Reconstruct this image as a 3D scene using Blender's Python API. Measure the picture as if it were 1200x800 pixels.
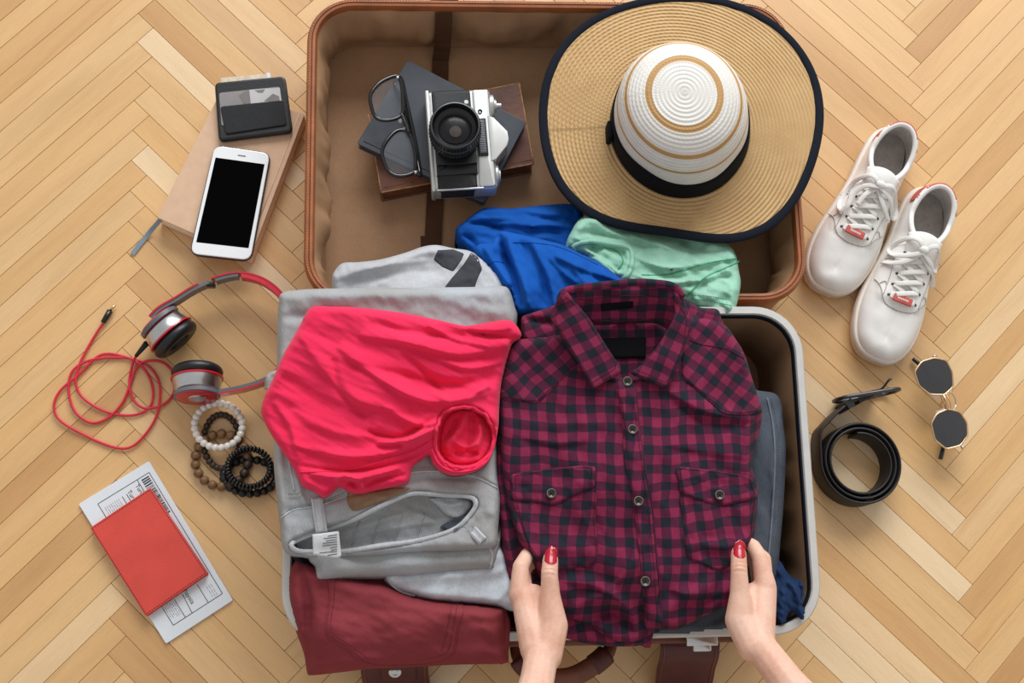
import bpy, bmesh, math, random
import numpy as np
from mathutils import Vector, Matrix, noise
from mathutils.geometry import delaunay_2d_cdt

for o in list(bpy.data.objects):
    bpy.data.objects.remove(o)
scene = bpy.context.scene
COL = scene.collection
random.seed(7)

# ------------------------------------------------------------------ camera
CR = np.array([0.99783665, -0.02087929, 0.06233839])     # image right
CU = np.array([0.00646667, 0.97480065, 0.22298403])      # image up
CF = np.array([0.06542325, 0.22209851, -0.97282683])     # view direction
FPX = 1500.0
CP = np.array([-0.1033, -0.3506, 1.53599])               # camera position, metres
cam_d = bpy.data.cameras.new('camera')
cam_d.sensor_width = 36.0
cam_d.lens = FPX / 1200 * 36.0
cam_d.clip_start = 0.05
cam_o = bpy.data.objects.new('camera', cam_d)
COL.objects.link(cam_o)
cam_o.matrix_world = Matrix(((CR[0], CU[0], -CF[0], CP[0]), (CR[1], CU[1], -CF[1], CP[1]),
                             (CR[2], CU[2], -CF[2], CP[2]), (0, 0, 0, 1)))
scene.camera = cam_o

# ------------------------------------------------------------------ light: a room lit by one tall upright window in the wall beyond the top of the picture, plus even room light
world = bpy.data.worlds.new('room_light')
scene.world = world
world.use_nodes = True
world.node_tree.nodes['Background'].inputs[0].default_value = (1.0, 0.985, 0.96, 1)
world.node_tree.nodes['Background'].inputs[1].default_value = 0.53
def area(name, loc, target, sx, sy, power, col):
    d = bpy.data.lights.new(name, 'AREA')
    d.shape = 'RECTANGLE'; d.size = sx; d.size_y = sy; d.energy = power; d.color = col
    o = bpy.data.objects.new(name, d); COL.objects.link(o)
    o.location = loc
    o.rotation_euler = (Vector(target) - Vector(loc)).to_track_quat('-Z', 'Y').to_euler()
    return o
area('window_north_offscreen', (0.85, 3.3, 2.5), (0.85, 0, 2.5), 3.4, 2.6, 245, (0.95, 0.98, 1.0))
scene.view_settings.view_transform = 'Standard'
scene.view_settings.look = 'None'
scene.view_settings.gamma = 1.0
scene.view_settings.use_curve_mapping = False
scene.view_settings.exposure = 0.0

# ------------------------------------------------------------------ helpers
def W(px, py, z):
    """point at height z seen at photo pixel (px, py)"""
    d = CF + CR * ((px - 600) / FPX) - CU * ((py - 400) / FPX)
    return CP + d * ((z - CP[2]) / d[2])

def Wn(P, z):
    P = np.asarray(P, float); z = np.broadcast_to(np.asarray(z, float), (len(P),))
    d = CF[None] + CR[None] * ((P[:, 0:1] - 600) / FPX) - CU[None] * ((P[:, 1:2] - 400) / FPX)
    return CP[None] + d * ((z - CP[2]) / d[:, 2])[:, None]

def px_of(p):
    d = np.asarray(p) - CP
    k = d @ CF
    return 600 + FPX * (d @ CR) / k, 400 - FPX * (d @ CU) / k

def lin(h):
    h = h.lstrip('#')
    out = []
    for i in (0, 2, 4):
        c = int(h[i:i + 2], 16) / 255
        out.append(c / 12.92 if c <= 0.04045 else ((c + 0.055) / 1.055) ** 2.4)
    return (*out, 1.0)

def thing(name, label, cat, loc=(0, 0, 0), rotz=0.0, group=None, rot=None):
    o = bpy.data.objects.new(name, None)
    o.empty_display_size = 0.02
    COL.objects.link(o)
    o.location = loc
    o.rotation_euler = rot if rot else (0, 0, rotz)
    tag(o, label, cat, group)
    return o

def tag(o, label, cat, group=None):
    o['label'] = label; o['category'] = cat
    if group: o['group'] = group
    return o

def root_of(o):
    while o.parent: o = o.parent
    return o

def obj(name, verts, faces, mat, parent=None, local=False, smooth=True, uv=None, label=None, sharp=None):
    """ONE mesh object. verts in world space unless local; stored in the root's space"""
    V = np.asarray(verts, float)
    if parent is not None and not local:
        r = root_of(parent)
        Mi = np.array((Matrix.LocRotScale(r.location, r.rotation_euler, r.scale)).inverted())
        V = V @ Mi[:3, :3].T + Mi[:3, 3]
    me = bpy.data.meshes.new(name)
    me.from_pydata(V.tolist(), [], [list(f) for f in faces])
    me.update()
    if smooth:
        me.shade_smooth()
        if sharp:
            me.set_sharp_from_angle(angle=math.radians(sharp))
    if uv is not None:
        l = me.uv_layers.new(name='uv')
        uv = np.asarray(uv, float)
        idx = np.empty(len(me.loops), dtype=np.int32)
        me.loops.foreach_get('vertex_index', idx)
        l.data.foreach_set('uv', uv[idx].ravel())
    if isinstance(mat, (list, tuple)):
        for m in mat: me.materials.append(m)
    elif mat: me.materials.append(mat)
    o = bpy.data.objects.new(name, me)
    COL.objects.link(o)
    if parent is not None: o.parent = parent
    if label: o['label'] = label
    return o

def catmull(P, n=6, closed=True):
    P = np.asarray(P, float); N = len(P); out = []
    rng = range(N) if closed else range(N - 1)
    for i in rng:
        if closed: p0, p1, p2, p3 = P[i - 1], P[i], P[(i + 1) % N], P[(i + 2) % N]
        else: p0, p1, p2, p3 = P[max(i - 1, 0)], P[i], P[i + 1], P[min(i + 2, N - 1)]
        for k in range(n):
            t = k / n
            out.append(0.5 * (2 * p1 + (p2 - p0) * t + (2 * p0 - 5 * p1 + 4 * p2 - p3) * t * t + (3 * p1 - p0 - 3 * p2 + p3) * t ** 3))
    if not closed: out.append(P[-1])
    return np.array(out)

def resample(P, step, closed=True):
    P = np.asarray(P, float)
    Q = np.vstack([P, P[:1]]) if closed else P
    L = np.r_[0, np.cumsum(np.linalg.norm(np.diff(Q, axis=0), axis=1))]
    n = max(3, int(round(L[-1] / step)))
    t = np.linspace(0, L[-1], n + 1)
    if closed: t = t[:-1]
    return np.stack([np.interp(t, L, Q[:, k]) for k in range(Q.shape[1])], 1)

def sweep(P, prof, closed=False, up=(0, 0, 1), caps=True, scale=None):
    """profile (side, up) carried along P; up fixed or one per point -> verts, faces"""
    P = np.asarray(P, float); n = len(P); m = len(prof)
    T = np.roll(P, -1, 0) - np.roll(P, 1, 0) if closed else np.gradient(P, axis=0)
    T /= np.linalg.norm(T, axis=1)[:, None] + 1e-12
    Uv = np.broadcast_to(np.asarray(up, float), P.shape)
    S = np.cross(T, Uv); S /= np.linalg.norm(S, axis=1)[:, None] + 1e-12
    U2 = np.cross(S, T)
    prof = np.asarray(prof, float)
    sc = np.ones(n) if scale is None else np.asarray(scale, float)
    V = P[:, None] + (S[:, None] * prof[None, :, 0:1] + U2[:, None] * prof[None, :, 1:2]) * sc[:, None, None]
    V = V.reshape(-1, 3); F = []
    for i in range(n if closed else n - 1):
        j = (i + 1) % n
        for k in range(m):
            l = (k + 1) % m
            F.append((i * m + k, i * m + l, j * m + l, j * m + k))
    if caps and not closed:
        F.append(tuple(range(m))[::-1]); F.append(tuple((n - 1) * m + k for k in range(m)))
    return V, F

def circ(r, n=8, ry=None):
    ry = ry or r
    return [(r * math.cos(2 * math.pi * k / n), ry * math.sin(2 * math.pi * k / n)) for k in range(n)]

def tube(P, r, n=8, closed=False):
    """round tube, parallel transport; r scalar or list"""
    P = np.asarray(P, float); N = len(P)
    T = np.roll(P, -1, 0) - np.roll(P, 1, 0) if closed else np.gradient(P, axis=0)
    T /= np.linalg.norm(T, axis=1)[:, None] + 1e-12
    ref = np.array([0, 0, 1.0]) if abs(T[0][2]) < 0.9 else np.array([1.0, 0, 0])
    s = np.cross(T[0], ref); s /= np.linalg.norm(s)
    R = np.broadcast_to(np.asarray(r, float), (N,))
    V = []; F = []
    for i in range(N):
        s = s - T[i] * (s @ T[i]); s /= np.linalg.norm(s) + 1e-12
        u = np.cross(s, T[i])
        for k in range(n):
            a = 2 * math.pi * k / n
            V.append(P[i] + (s * math.cos(a) + u * math.sin(a)) * R[i])
    for i in range(N if closed else N - 1):
        j = (i + 1) % N
        for k in range(n):
            l = (k + 1) % n
            F.append((i * n + k, j * n + k, j * n + l, i * n + l))
    if not closed:
        F.append(tuple(range(n))); F.append(tuple((N - 1) * n + k for k in range(n))[::-1])
    return np.array(V), F

def merge(*parts):
    V = []; F = []; o = 0
    for v, f in parts:
        V.append(np.asarray(v, float)); F += [tuple(i + o for i in q) for q in f]; o += len(v)
    return np.vstack(V), F

def offset(P, d):
    """inset a CCW outline by d along vertex normals"""
    P = np.asarray(P, float)
    T = np.roll(P, -1, 0) - np.roll(P, 1, 0)
    T /= np.linalg.norm(T, axis=1)[:, None] + 1e-12
    return P + np.stack([-T[:, 1], T[:, 0]], 1) * d

def ccw(P):
    P = np.asarray(P, float)[:, :2]
    a = np.sum(P[:, 0] * np.roll(P[:, 1], -1) - np.roll(P[:, 0], -1) * P[:, 1])
    return P if a > 0 else P[::-1]

def stack(outline, prof, bottom=True, top=True):
    """rings of an outline: prof = [(inset, z), ...] from bottom to top"""
    P = ccw(outline); n = len(P); V = []; F = []
    for ins, z in prof:
        Q = offset(P, ins)
        V += [(x, y, z) for x, y in Q]
    for i in range(len(prof) - 1):
        for k in range(n):
            l = (k + 1) % n
            F.append((i * n + k, i * n + l, (i + 1) * n + l, (i + 1) * n + k))
    if bottom: F.append(tuple(range(n))[::-1])
    if top: F.append(tuple((len(prof) - 1) * n + k for k in range(n)))
    return np.array(V), F

def slab(outline, z0, z1, b=0.0015, seg=3):
    """prism with rounded edges"""
    pr = []
    for k in range(seg + 1):
        a = math.pi / 2 * k / seg
        pr.append((b * (1 - math.sin(a)), z0 + b * (1 - math.cos(a))))
    for k in range(seg + 1):
        a = math.pi / 2 * k / seg
        pr.append((b * (1 - math.cos(a)), z1 - b * (1 - math.sin(a))))
    return stack(outline, pr)

def rrect(w, h, r, n=6, cx=0, cy=0):
    P = []
    for sx, sy, a0 in ((1, 1, 0), (-1, 1, 90), (-1, -1, 180), (1, -1, 270)):
        for k in range(n + 1):
            a = math.radians(a0 + 90 * k / n)
            P.append((cx + sx * (w / 2 - r) + r * math.cos(a), cy + sy * (h / 2 - r) + r * math.sin(a)))
    return np.array(P)

def round_poly(P, r, n=5):
    """polygon with rounded corners"""
    P = np.asarray(P, float); out = []
    N = len(P)
    for i in range(N):
        a, b, c = P[i - 1], P[i], P[(i + 1) % N]
        u = a - b; v = c - b
        lu, lv = np.linalg.norm(u), np.linalg.norm(v)
        d = min(r, lu * .45, lv * .45)
        p, q = b + u / lu * d, b + v / lv * d
        for k in range(n + 1):
            t = k / n
            out.append((1 - t) ** 2 * p + 2 * t * (1 - t) * b + t * t * q)
    return np.array(out)

def box(cx, cy, cz, sx, sy, sz, b=0.001, seg=2):
    return slab(rrect(sx, sy, max(b, 1e-5), 3, cx, cy), cz - sz / 2, cz + sz / 2, b, seg)

def xf(vf, M):
    v, f = vf
    M = np.array(M)
    return v @ M[:3, :3].T + M[:3, 3], f

def sphere(c, r, nu=12, nv=8, sq=(1, 1, 1)):
    V = [(c[0], c[1], c[2] + r * sq[2])]; F = []
    for i in range(1, nv):
        a = math.pi * i / nv
        for k in range(nu):
            b = 2 * math.pi * k / nu
            V.append((c[0] + r * sq[0] * math.sin(a) * math.cos(b), c[1] + r * sq[1] * math.sin(a) * math.sin(b), c[2] + r * sq[2] * math.cos(a)))
    V.append((c[0], c[1], c[2] - r * sq[2]))
    for k in range(nu): F.append((0, 1 + k, 1 + (k + 1) % nu))
    for i in range(nv - 2):
        for k in range(nu):
            a = 1 + i * nu + k; b = 1 + i * nu + (k + 1) % nu
            F.append((a, a + nu, b + nu, b))
    e = len(V) - 1
    for k in range(nu): F.append((e, 1 + (nv - 2) * nu + (k + 1) % nu, 1 + (nv - 2) * nu + k))
    return np.array(V), F

def lathe(prof, n=48, center=(0, 0), closed_top=False):
    V = []; F = []; m = len(prof)
    for k in range(n):
        a = 2 * math.pi * k / n
        for r, z in prof: V.append((center[0] + r * math.cos(a), center[1] + r * math.sin(a), z))
    for k in range(n):
        l = (k + 1) % n
        for i in range(m - 1):
            F.append((k * m + i, l * m + i, l * m + i + 1, k * m + i + 1))
    return np.array(V), F

def blob(caps, voxel=0.0016, smooth=8):
    """one continuous skin over tapered capsules (p0, r0, p1, r1)"""
    parts = []
    for p0, r0, p1, r1 in caps:
        p0 = np.asarray(p0, float); p1 = np.asarray(p1, float)
        n = 12
        L = np.linalg.norm(p1 - p0)
        pts = []; rr = []
        d = (p1 - p0) / L
        for k in range(7):
            a = math.pi / 2 * (1 - k / 6); pts.append(p0 - d * r0 * math.sin(a)); rr.append(max(r0 * math.cos(a), 1e-4))
        for k in range(7):
            a = math.pi / 2 * k / 6; pts.append(p1 + d * r1 * math.sin(a)); rr.append(max(r1 * math.cos(a), 1e-4))
        parts.append(tube(pts, rr, n))
    V, F = merge(*parts)
    me = bpy.data.meshes.new('blob'); me.from_pydata(V.tolist(), [], F); me.update()
    o = bpy.data.objects.new('blob', me); COL.objects.link(o)
    m = o.modifiers.new('r', 'REMESH'); m.mode = 'VOXEL'; m.voxel_size = voxel
    s = o.modifiers.new('s', 'SMOOTH'); s.factor = 0.5; s.iterations = smooth
    dg = bpy.context.evaluated_depsgraph_get()
    e = bpy.data.meshes.new_from_object(o.evaluated_get(dg))
    V = np.empty(len(e.vertices) * 3); e.vertices.foreach_get('co', V)
    F = [tuple(p.vertices) for p in e.polygons]
    bpy.data.objects.remove(o); bpy.data.meshes.remove(me); bpy.data.meshes.remove(e)
    return V.reshape(-1, 3), F

# ------------------------------------------------------------------ cloth: a sheet over a height map, with folds
def seg_dist(Q, P, closed=True):
    """distance, side and place along the nearest segment, in float32 blocks"""
    Q = np.asarray(Q, np.float32); P = np.asarray(P, np.float32)
    A = P if closed else P[:-1]
    B = np.roll(P, -1, 0) if closed else P[1:]
    AB = B - A; L2 = (AB ** 2).sum(1) + 1e-9
    m = len(A); D = np.empty(len(Q)); S = np.empty(len(Q)); Tt = np.empty(len(Q))
    bs = max(64, 600000 // m)
    for i in range(0, len(Q), bs):
        q = Q[i:i + bs]
        dx = q[:, 0:1] - A[None, :, 0]; dy = q[:, 1:2] - A[None, :, 1]
        t = np.clip((dx * AB[:, 0] + dy * AB[:, 1]) / L2, 0, 1)
        d2 = (dx - t * AB[:, 0]) ** 2 + (dy - t * AB[:, 1]) ** 2
        k = d2.argmin(1); r = np.arange(len(q))
        D[i:i + bs] = np.sqrt(d2[r, k]); Tt[i:i + bs] = (k + t[r, k]) / m
        S[i:i + bs] = np.sign(AB[k, 0] * dy[r, k] - AB[k, 1] * dx[r, k])
    return D, S, Tt

def inside(Q, P):
    x, y = Q[:, 0], Q[:, 1]; c = np.zeros(len(Q), bool)
    N = len(P)
    for i in range(N):
        x0, y0 = P[i]; x1, y1 = P[(i + 1) % N]
        if y0 == y1: continue
        m = ((y0 > y) != (y1 > y)) & (x < (x1 - x0) * (y - y0) / (y1 - y0) + x0)
        c ^= m
    return c

_rs = np.random.RandomState(11)
_perm = np.tile(_rs.permutation(256), 3); _gx = np.cos(np.arange(256) * 2.399963); _gy = np.sin(np.arange(256) * 2.399963)
def perlin(x, y, seed):
    xi = np.floor(x).astype(int); yi = np.floor(y).astype(int); xf_ = x - xi; yf_ = y - yi
    u = xf_ ** 3 * (xf_ * (xf_ * 6 - 15) + 10); v = yf_ ** 3 * (yf_ * (yf_ * 6 - 15) + 10)
    def g(i, j):
        h = _perm[(_perm[(xi + i + seed * 37) & 255] + yi + j) & 255]
        return _gx[h] * (xf_ - i) + _gy[h] * (yf_ - j)
    a = g(0, 0) * (1 - u) + g(1, 0) * u; b = g(0, 1) * (1 - u) + g(1, 1) * u
    return (a * (1 - v) + b * v) * 1.4

def fbm(Q, scale, ang=0, stretch=1, seed=0, octv=3):
    c, s = math.cos(math.radians(ang)), math.sin(math.radians(ang))
    a = (Q[:, 0] * c + Q[:, 1] * s) / (scale * stretch); b = (-Q[:, 0] * s + Q[:, 1] * c) / scale
    out = 0
    for o in range(octv): out = out + perlin(a * 2 ** o, b * 2 ** o, int(seed) + o) / 2 ** o
    return out

class Cloth:
    """height field in photo-pixel directions, real heights in metres"""
    def __init__(s, ctrl, soft=25, ridges=(), edge=None, edge_r=8, edge_h=0.01, noises=(), base=None, off=0.0, pits=()):
        s.ctrl = ctrl; s.soft = soft; s.ridges = ridges; s.edge = edge; s.er = edge_r; s.eh = edge_h
        s.noises = noises; s.base = base; s.off = off; s.pits = pits
    def z(s, Q):
        Q = np.asarray(Q, float)
        if s.base is not None: z = s.base.z(Q) + s.off
        else:
            num = np.zeros(len(Q)); den = np.zeros(len(Q))
            for x, y, h in s.ctrl:
                w = 1 / ((Q[:, 0] - x) ** 2 + (Q[:, 1] - y) ** 2 + s.soft ** 2) ** 1.5
                num += w * h; den += w
            z = num / den
        for r in s.ridges:
            pts, wd, h = r[0], r[1], r[2]
            P = catmull(pts, 5, False) if len(pts) > 2 else np.asarray(pts, float)
            d, sd, t = seg_dist(Q, P, False)
            taper = np.sin(np.clip(t, 0, 1) * math.pi) ** 0.5 if len(r) < 4 or r[3] != 'full' else 1.0
            asym = r[3] if len(r) > 3 and not isinstance(r[3], str) else 1.0     # right side wider than left
            wdd = np.where(sd > 0, wd * asym, wd)
            z = z + h * np.exp(-(d / wdd) ** 2) * taper
        for poly, wd, h in s.pits:
            P = catmull(poly, 5); d, _, _ = seg_dist(Q, P)
            sg = np.where(inside(Q, P), d, -d)
            z = z + h / (1 + np.exp(-np.clip(sg / wd * 4, -40, 40)))
        for nz in s.noises:
            z = z + nz[0] * fbm(Q, *nz[1:])
        if s.edge is not None:
            d, _, _ = seg_dist(Q, s.edge)
            d = np.where(inside(Q, s.edge), d, 0)
            k = 1 - np.clip(d / s.er, 0, 1)
            z = z - s.eh * (1 - np.sqrt(np.clip(1 - k * k, 0, 1)))
        return z
    def pts(s, P, lift=0.0):
        P = np.asarray(P, float)
        return Wn(P, s.z(P) + lift)

def cloth(name, outline, mat, parent=None, ctrl=None, T=0.02, step=3.0, smooth=5, uvf=None, zmin=0.004, label=None,
          edge_r=8, edge_h=0.01, ridges=(), noises=(), base=None, off=0.0, soft=25, pits=(), wobble=0.0, inbox=None):
    P = catmull(outline, smooth) if smooth else np.asarray(outline, float)
    P = resample(P, step)
    if wobble:
        nn = np.array([[noise.noise((p[0] / 6, p[1] / 6, 3.1)), noise.noise((p[0] / 6, p[1] / 6, 8.7))] for p in P])
        P = P + nn * wobble
    H = Cloth(ctrl, soft, ridges, P, edge_r, edge_h, noises, base, off, pits)
    x0, y0 = P.min(0); x1, y1 = P.max(0)
    G = []
    r = 0
    y = y0
    while y <= y1:
        xs = np.arange(x0 + (step / 2 if r % 2 else 0), x1, step)
        G += [(x, y) for x in xs]; y += step * 0.87; r += 1
    G = np.array(G)
    G = G[inside(G, P)]
    d, _, _ = seg_dist(G, P)
    G = G[d > step * 0.55]
    n = len(P)
    A = np.vstack([P, G])
    co, ed, fa, *_ = delaunay_2d_cdt([Vector(a) for a in A], [(i, (i + 1) % n) for i in range(n)], [], 1, 1e-6)
    A = np.array([(v.x, v.y) for v in co])
    z = H.z(A)
    top = Wn(A, z)
    N = len(A)
    bot = top.copy(); bot[:, 2] = np.maximum(top[:, 2] - T, zmin)
    F = []
    for f in fa:
        a, b, c = [top[i] for i in f]
        cr = (b[0] - a[0]) * (c[1] - a[1]) - (b[1] - a[1]) * (c[0] - a[0])
        f = tuple(f) if cr > 0 else tuple(f)[::-1]
        F.append(f); F.append(tuple(i + N for i in f[::-1]))
    cnt = {}
    for f in F[0::2]:
        for a, b in zip(f, f[1:] + f[:1]): cnt[(a, b)] = 1
    for (a, b) in list(cnt):
        if (b, a) not in cnt: F.append((b, a, a + N, b + N))
    V = np.vstack([top, bot])
    if inbox is not None:                       # stays inside the tray below its rim
        x0_, x1_, y0_, y1_, r_, zr_ = inbox
        cx_, cy_ = (x0_ + x1_) / 2, (y0_ + y1_) / 2
        qx = np.abs(V[:, 0] - cx_) - ((x1_ - x0_) / 2 - r_); qy = np.abs(V[:, 1] - cy_) - ((y1_ - y0_) / 2 - r_)
        dx = np.maximum(qx, 0); dy = np.maximum(qy, 0); dd = np.hypot(dx, dy)
        k = np.where((dd > r_) & (V[:, 2] < zr_), r_ / np.maximum(dd, 1e-9), 1.0)
        V[:, 0] = np.where(qx > 0, cx_ + np.sign(V[:, 0] - cx_) * ((x1_ - x0_) / 2 - r_ + dx * k), V[:, 0])
        V[:, 1] = np.where(qy > 0, cy_ + np.sign(V[:, 1] - cy_) * ((y1_ - y0_) / 2 - r_ + dy * k), V[:, 1])
    uv = uvf(V) if uvf else V[:, :2]
    o = obj(name, V, F, mat, parent, uv=uv, label=label)
    return o, H

def seam(name, H, P, mat, parent, r=0.0008, lift=0.0004, n=5, smooth=4, closed=False, label=None):
    P = catmull(P, smooth, closed) if smooth and len(P) > 2 else np.asarray(P, float)
    P = resample(P, 3, closed)
    v, f = tube(H.pts(P, lift), r, n, closed)
    return obj(name, v, f, mat, parent, label=label)

def stitches(name, H, P, mat, parent, pitch=3.2, dash=2.0, r=0.0004, lift=0.0005):
    """a row of little stitches as one part"""
    P = resample(catmull(P, 4, False) if len(P) > 2 else np.asarray(P, float), 0.5, False)
    parts = []
    k = int(dash / 0.5); s = int(pitch / 0.5)
    for i in range(0, len(P) - k, s):
        Q = P[[i, i + k // 2, i + k]]
        parts.append(tube(H.pts(Q, lift), r, 4))
    v, f = merge(*parts)
    return obj(name, v, f, mat, parent)
# ------------------------------------------------------------------ materials
class NT:
    def __init__(s, name):
        s.m = bpy.data.materials.new(name); s.m.use_nodes = True
        s.t = s.m.node_tree; s.n = s.t.nodes; s.l = s.t.links
        s.b = s.n['Principled BSDF']
    def node(s, typ, **k):
        n = s.n.new(typ)
        for a, v in k.items():
            if a in ('operation', 'blend_type', 'data_type', 'noise_dimensions', 'wave_type', 'bands_direction', 'feature', 'distance', 'musgrave_type', 'rings_direction', 'wave_profile', 'use_clamp'):
                setattr(n, a, v)
            else:
                n.inputs[a.replace('_', ' ')].default_value = v
        return n
    def link(s, a, b): s.l.new(a, b)
    def math(s, op, a, b=None):
        n = s.n.new('ShaderNodeMath'); n.operation = op
        for i, v in enumerate((a, b)):
            if v is None: continue
            if isinstance(v, (int, float)): n.inputs[i].default_value = v
            else: s.l.new(v, n.inputs[i])
        return n.outputs[0]
    def mix(s, fac, a, b, blend='MIX'):
        n = s.n.new('ShaderNodeMix'); n.data_type = 'RGBA'; n.blend_type = blend
        for i, v in ((0, fac), (6, a), (7, b)):
            if isinstance(v, (int, float, tuple)): n.inputs[i].default_value = v
            else: s.l.new(v, n.inputs[i])
        return n.outputs[2]
    def ramp(s, fac, stops):
        n = s.n.new('ShaderNodeValToRGB')
        e = n.color_ramp.elements
        while len(e) < len(stops): e.new(0.5)
        for q, (p, c) in zip(e, stops): q.position = p; q.color = c
        s.l.new(fac, n.inputs[0]); return n.outputs[0]
    def bump(s, h, strength=0.3, dist=0.001):
        n = s.n.new('ShaderNodeBump'); n.inputs['Strength'].default_value = strength; n.inputs['Distance'].default_value = dist
        s.l.new(h, n.inputs['Height']); s.l.new(n.outputs[0], s.b.inputs['Normal'])
    def coord(s, which='Object', scale=None, rot=None):
        c = s.n.new('ShaderNodeTexCoord').outputs[which]
        if scale or rot:
            m = s.n.new('ShaderNodeMapping')
            if scale: m.inputs['Scale'].default_value = scale
            if rot: m.inputs['Rotation'].default_value = rot
            s.l.new(c, m.inputs[0]); c = m.outputs[0]
        return c
    def noise(s, co, scale, detail=3, rough=0.5, dist=0.0):
        n = s.node('ShaderNodeTexNoise', Scale=scale, Detail=detail, Roughness=rough, Distortion=dist)
        s.l.new(co, n.inputs['Vector']); return n.outputs[0]
    def set(s, **k):
        for a, v in k.items(): s.b.inputs[a.replace('_', ' ')].default_value = v
        return s

def plain(name, col, rough=0.5, metal=0.0, vary=0.08, nscale=60, bump=0.0, bscale=300, coat=0.0, spec=0.5):
    t = NT(name); c = lin(col)
    co = t.coord()
    f = t.noise(co, nscale, 4)
    d = tuple(x * (1 - vary) for x in c[:3]) + (1,); b = tuple(min(1, x * (1 + vary)) for x in c[:3]) + (1,)
    t.link(t.ramp(f, [(0.35, d), (0.65, b)]), t.b.inputs['Base Color'])
    t.set(Roughness=rough, Metallic=metal, Coat_Weight=coat, Specular_IOR_Level=spec)
    if bump: t.bump(t.noise(co, bscale, 3), bump, 0.0008)
    return t.m

def fabric(name, col, col2=None, weave=900, rough=0.9, vary=0.12, blot=18, bump=0.25, sheen=0.0, denim=False):
    t = NT(name); c = lin(col)
    co = t.coord()
    c2 = lin(col2) if col2 else tuple(x * (1 - 2 * vary) for x in c[:3]) + (1,)
    f1 = t.noise(co, blot, 4, 0.6)
    base = t.ramp(f1, [(0.3, c2), (0.7, c)])
    if denim:
        fine = t.noise(t.coord('Object', (1, 0.25, 1), (0, 0, 0.5)), weave, 2, 0.7)
    else:
        fine = t.noise(co, weave, 2, 0.6)
    lo, hi = (0.86, 1.10) if denim else (0.86, 1.1)
    k = t.ramp(fine, [(0.3, (lo, lo, lo, 1)), (0.7, (hi, hi, hi, 1))])
    t.link(t.mix(1.0, base, k, 'MULTIPLY'), t.b.inputs['Base Color'])
    t.set(Roughness=rough, Sheen_Weight=sheen, Specular_IOR_Level=0.2)
    med = t.noise(co, 110, 3, 0.6)
    h = t.math('ADD', t.math('MULTIPLY', fine, 0.5), t.math('MULTIPLY', med, 1.0))
    t.bump(h, bump, 0.0012)
    return t.m

def glassy(name, col, rough=0.03, alpha=0.4):
    """thin tinted glass: part see-through, part glossy"""
    t = NT(name)
    t.set(Base_Color=lin(col), Roughness=rough, Alpha=alpha, Specular_IOR_Level=0.8, Coat_Weight=0.6, Coat_Roughness=0.02)
    return t.m

def wood_mat():
    t = NT('beech_parquet')
    oi = t.n.new('ShaderNodeObjectInfo').outputs['Random']
    gi = t.n.new('ShaderNodeNewGeometry').outputs['Random Per Island']
    rnd = t.math('FRACT', t.math('ADD', t.math('MULTIPLY', oi, 7.13), t.math('MULTIPLY', gi, 3.7)))
    rnd2 = t.math('FRACT', t.math('MULTIPLY', rnd, 17.31))
    uv = t.n.new('ShaderNodeUVMap').outputs[0]
    cx = t.n.new('ShaderNodeCombineXYZ')
    t.link(t.math('MULTIPLY', rnd, 31.0), cx.inputs[0]); t.link(t.math('MULTIPLY', rnd2, 23.0), cx.inputs[1]); t.link(rnd2, cx.inputs[2])
    ad = t.n.new('ShaderNodeVectorMath'); ad.operation = 'ADD'
    t.link(uv, ad.inputs[0]); t.link(cx.outputs[0], ad.inputs[1])
    def mapped(sx, sy):
        m = t.n.new('ShaderNodeMapping'); m.inputs['Scale'].default_value = (sx, sy, 1)
        t.link(ad.outputs[0], m.inputs[0]); return m.outputs[0]
    broad = t.noise(mapped(5, 42), 1.0, 4, 0.55, 0.6)
    fine = t.noise(mapped(40, 900), 1.0, 3, 0.6)
    fleck = t.noise(mapped(260, 1500), 1.0, 1, 0.5)
    tone = t.ramp(rnd, [(0.0, lin('#C4935A')), (0.2, lin('#D7A96F')), (0.42, lin('#DDB178')), (0.62, lin('#DFB680')), (0.8, lin('#DDAE72')), (0.93, lin('#EACDA4')), (1.0, lin('#CA985E'))])
    k = t.ramp(broad, [(0.25, (0.90, 0.87, 0.82, 1)), (0.5, (1, 1, 1, 1)), (0.75, (1.06, 1.06, 1.05, 1))])
    c = t.mix(1.0, tone, k, 'MULTIPLY')
    k2 = t.ramp(fine, [(0.3, (0.93, 0.91, 0.88, 1)), (0.7, (1.04, 1.04, 1.04, 1))])
    c = t.mix(0.8, c, k2, 'MULTIPLY')
    k3 = t.ramp(fleck, [(0.62, (1, 1, 1, 1)), (0.78, (0.86, 0.80, 0.72, 1))])
    c = t.mix(0.8, c, k3, 'MULTIPLY')
    t.link(c, t.b.inputs['Base Color'])
    t.set(Roughness=0.42, Specular_IOR_Level=0.5, Coat_Weight=0.9, Coat_Roughness=0.32)
    t.bump(t.math('ADD', fine, t.math('MULTIPLY', broad, 0.5)), 0.06, 0.0006)
    return t.m

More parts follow.
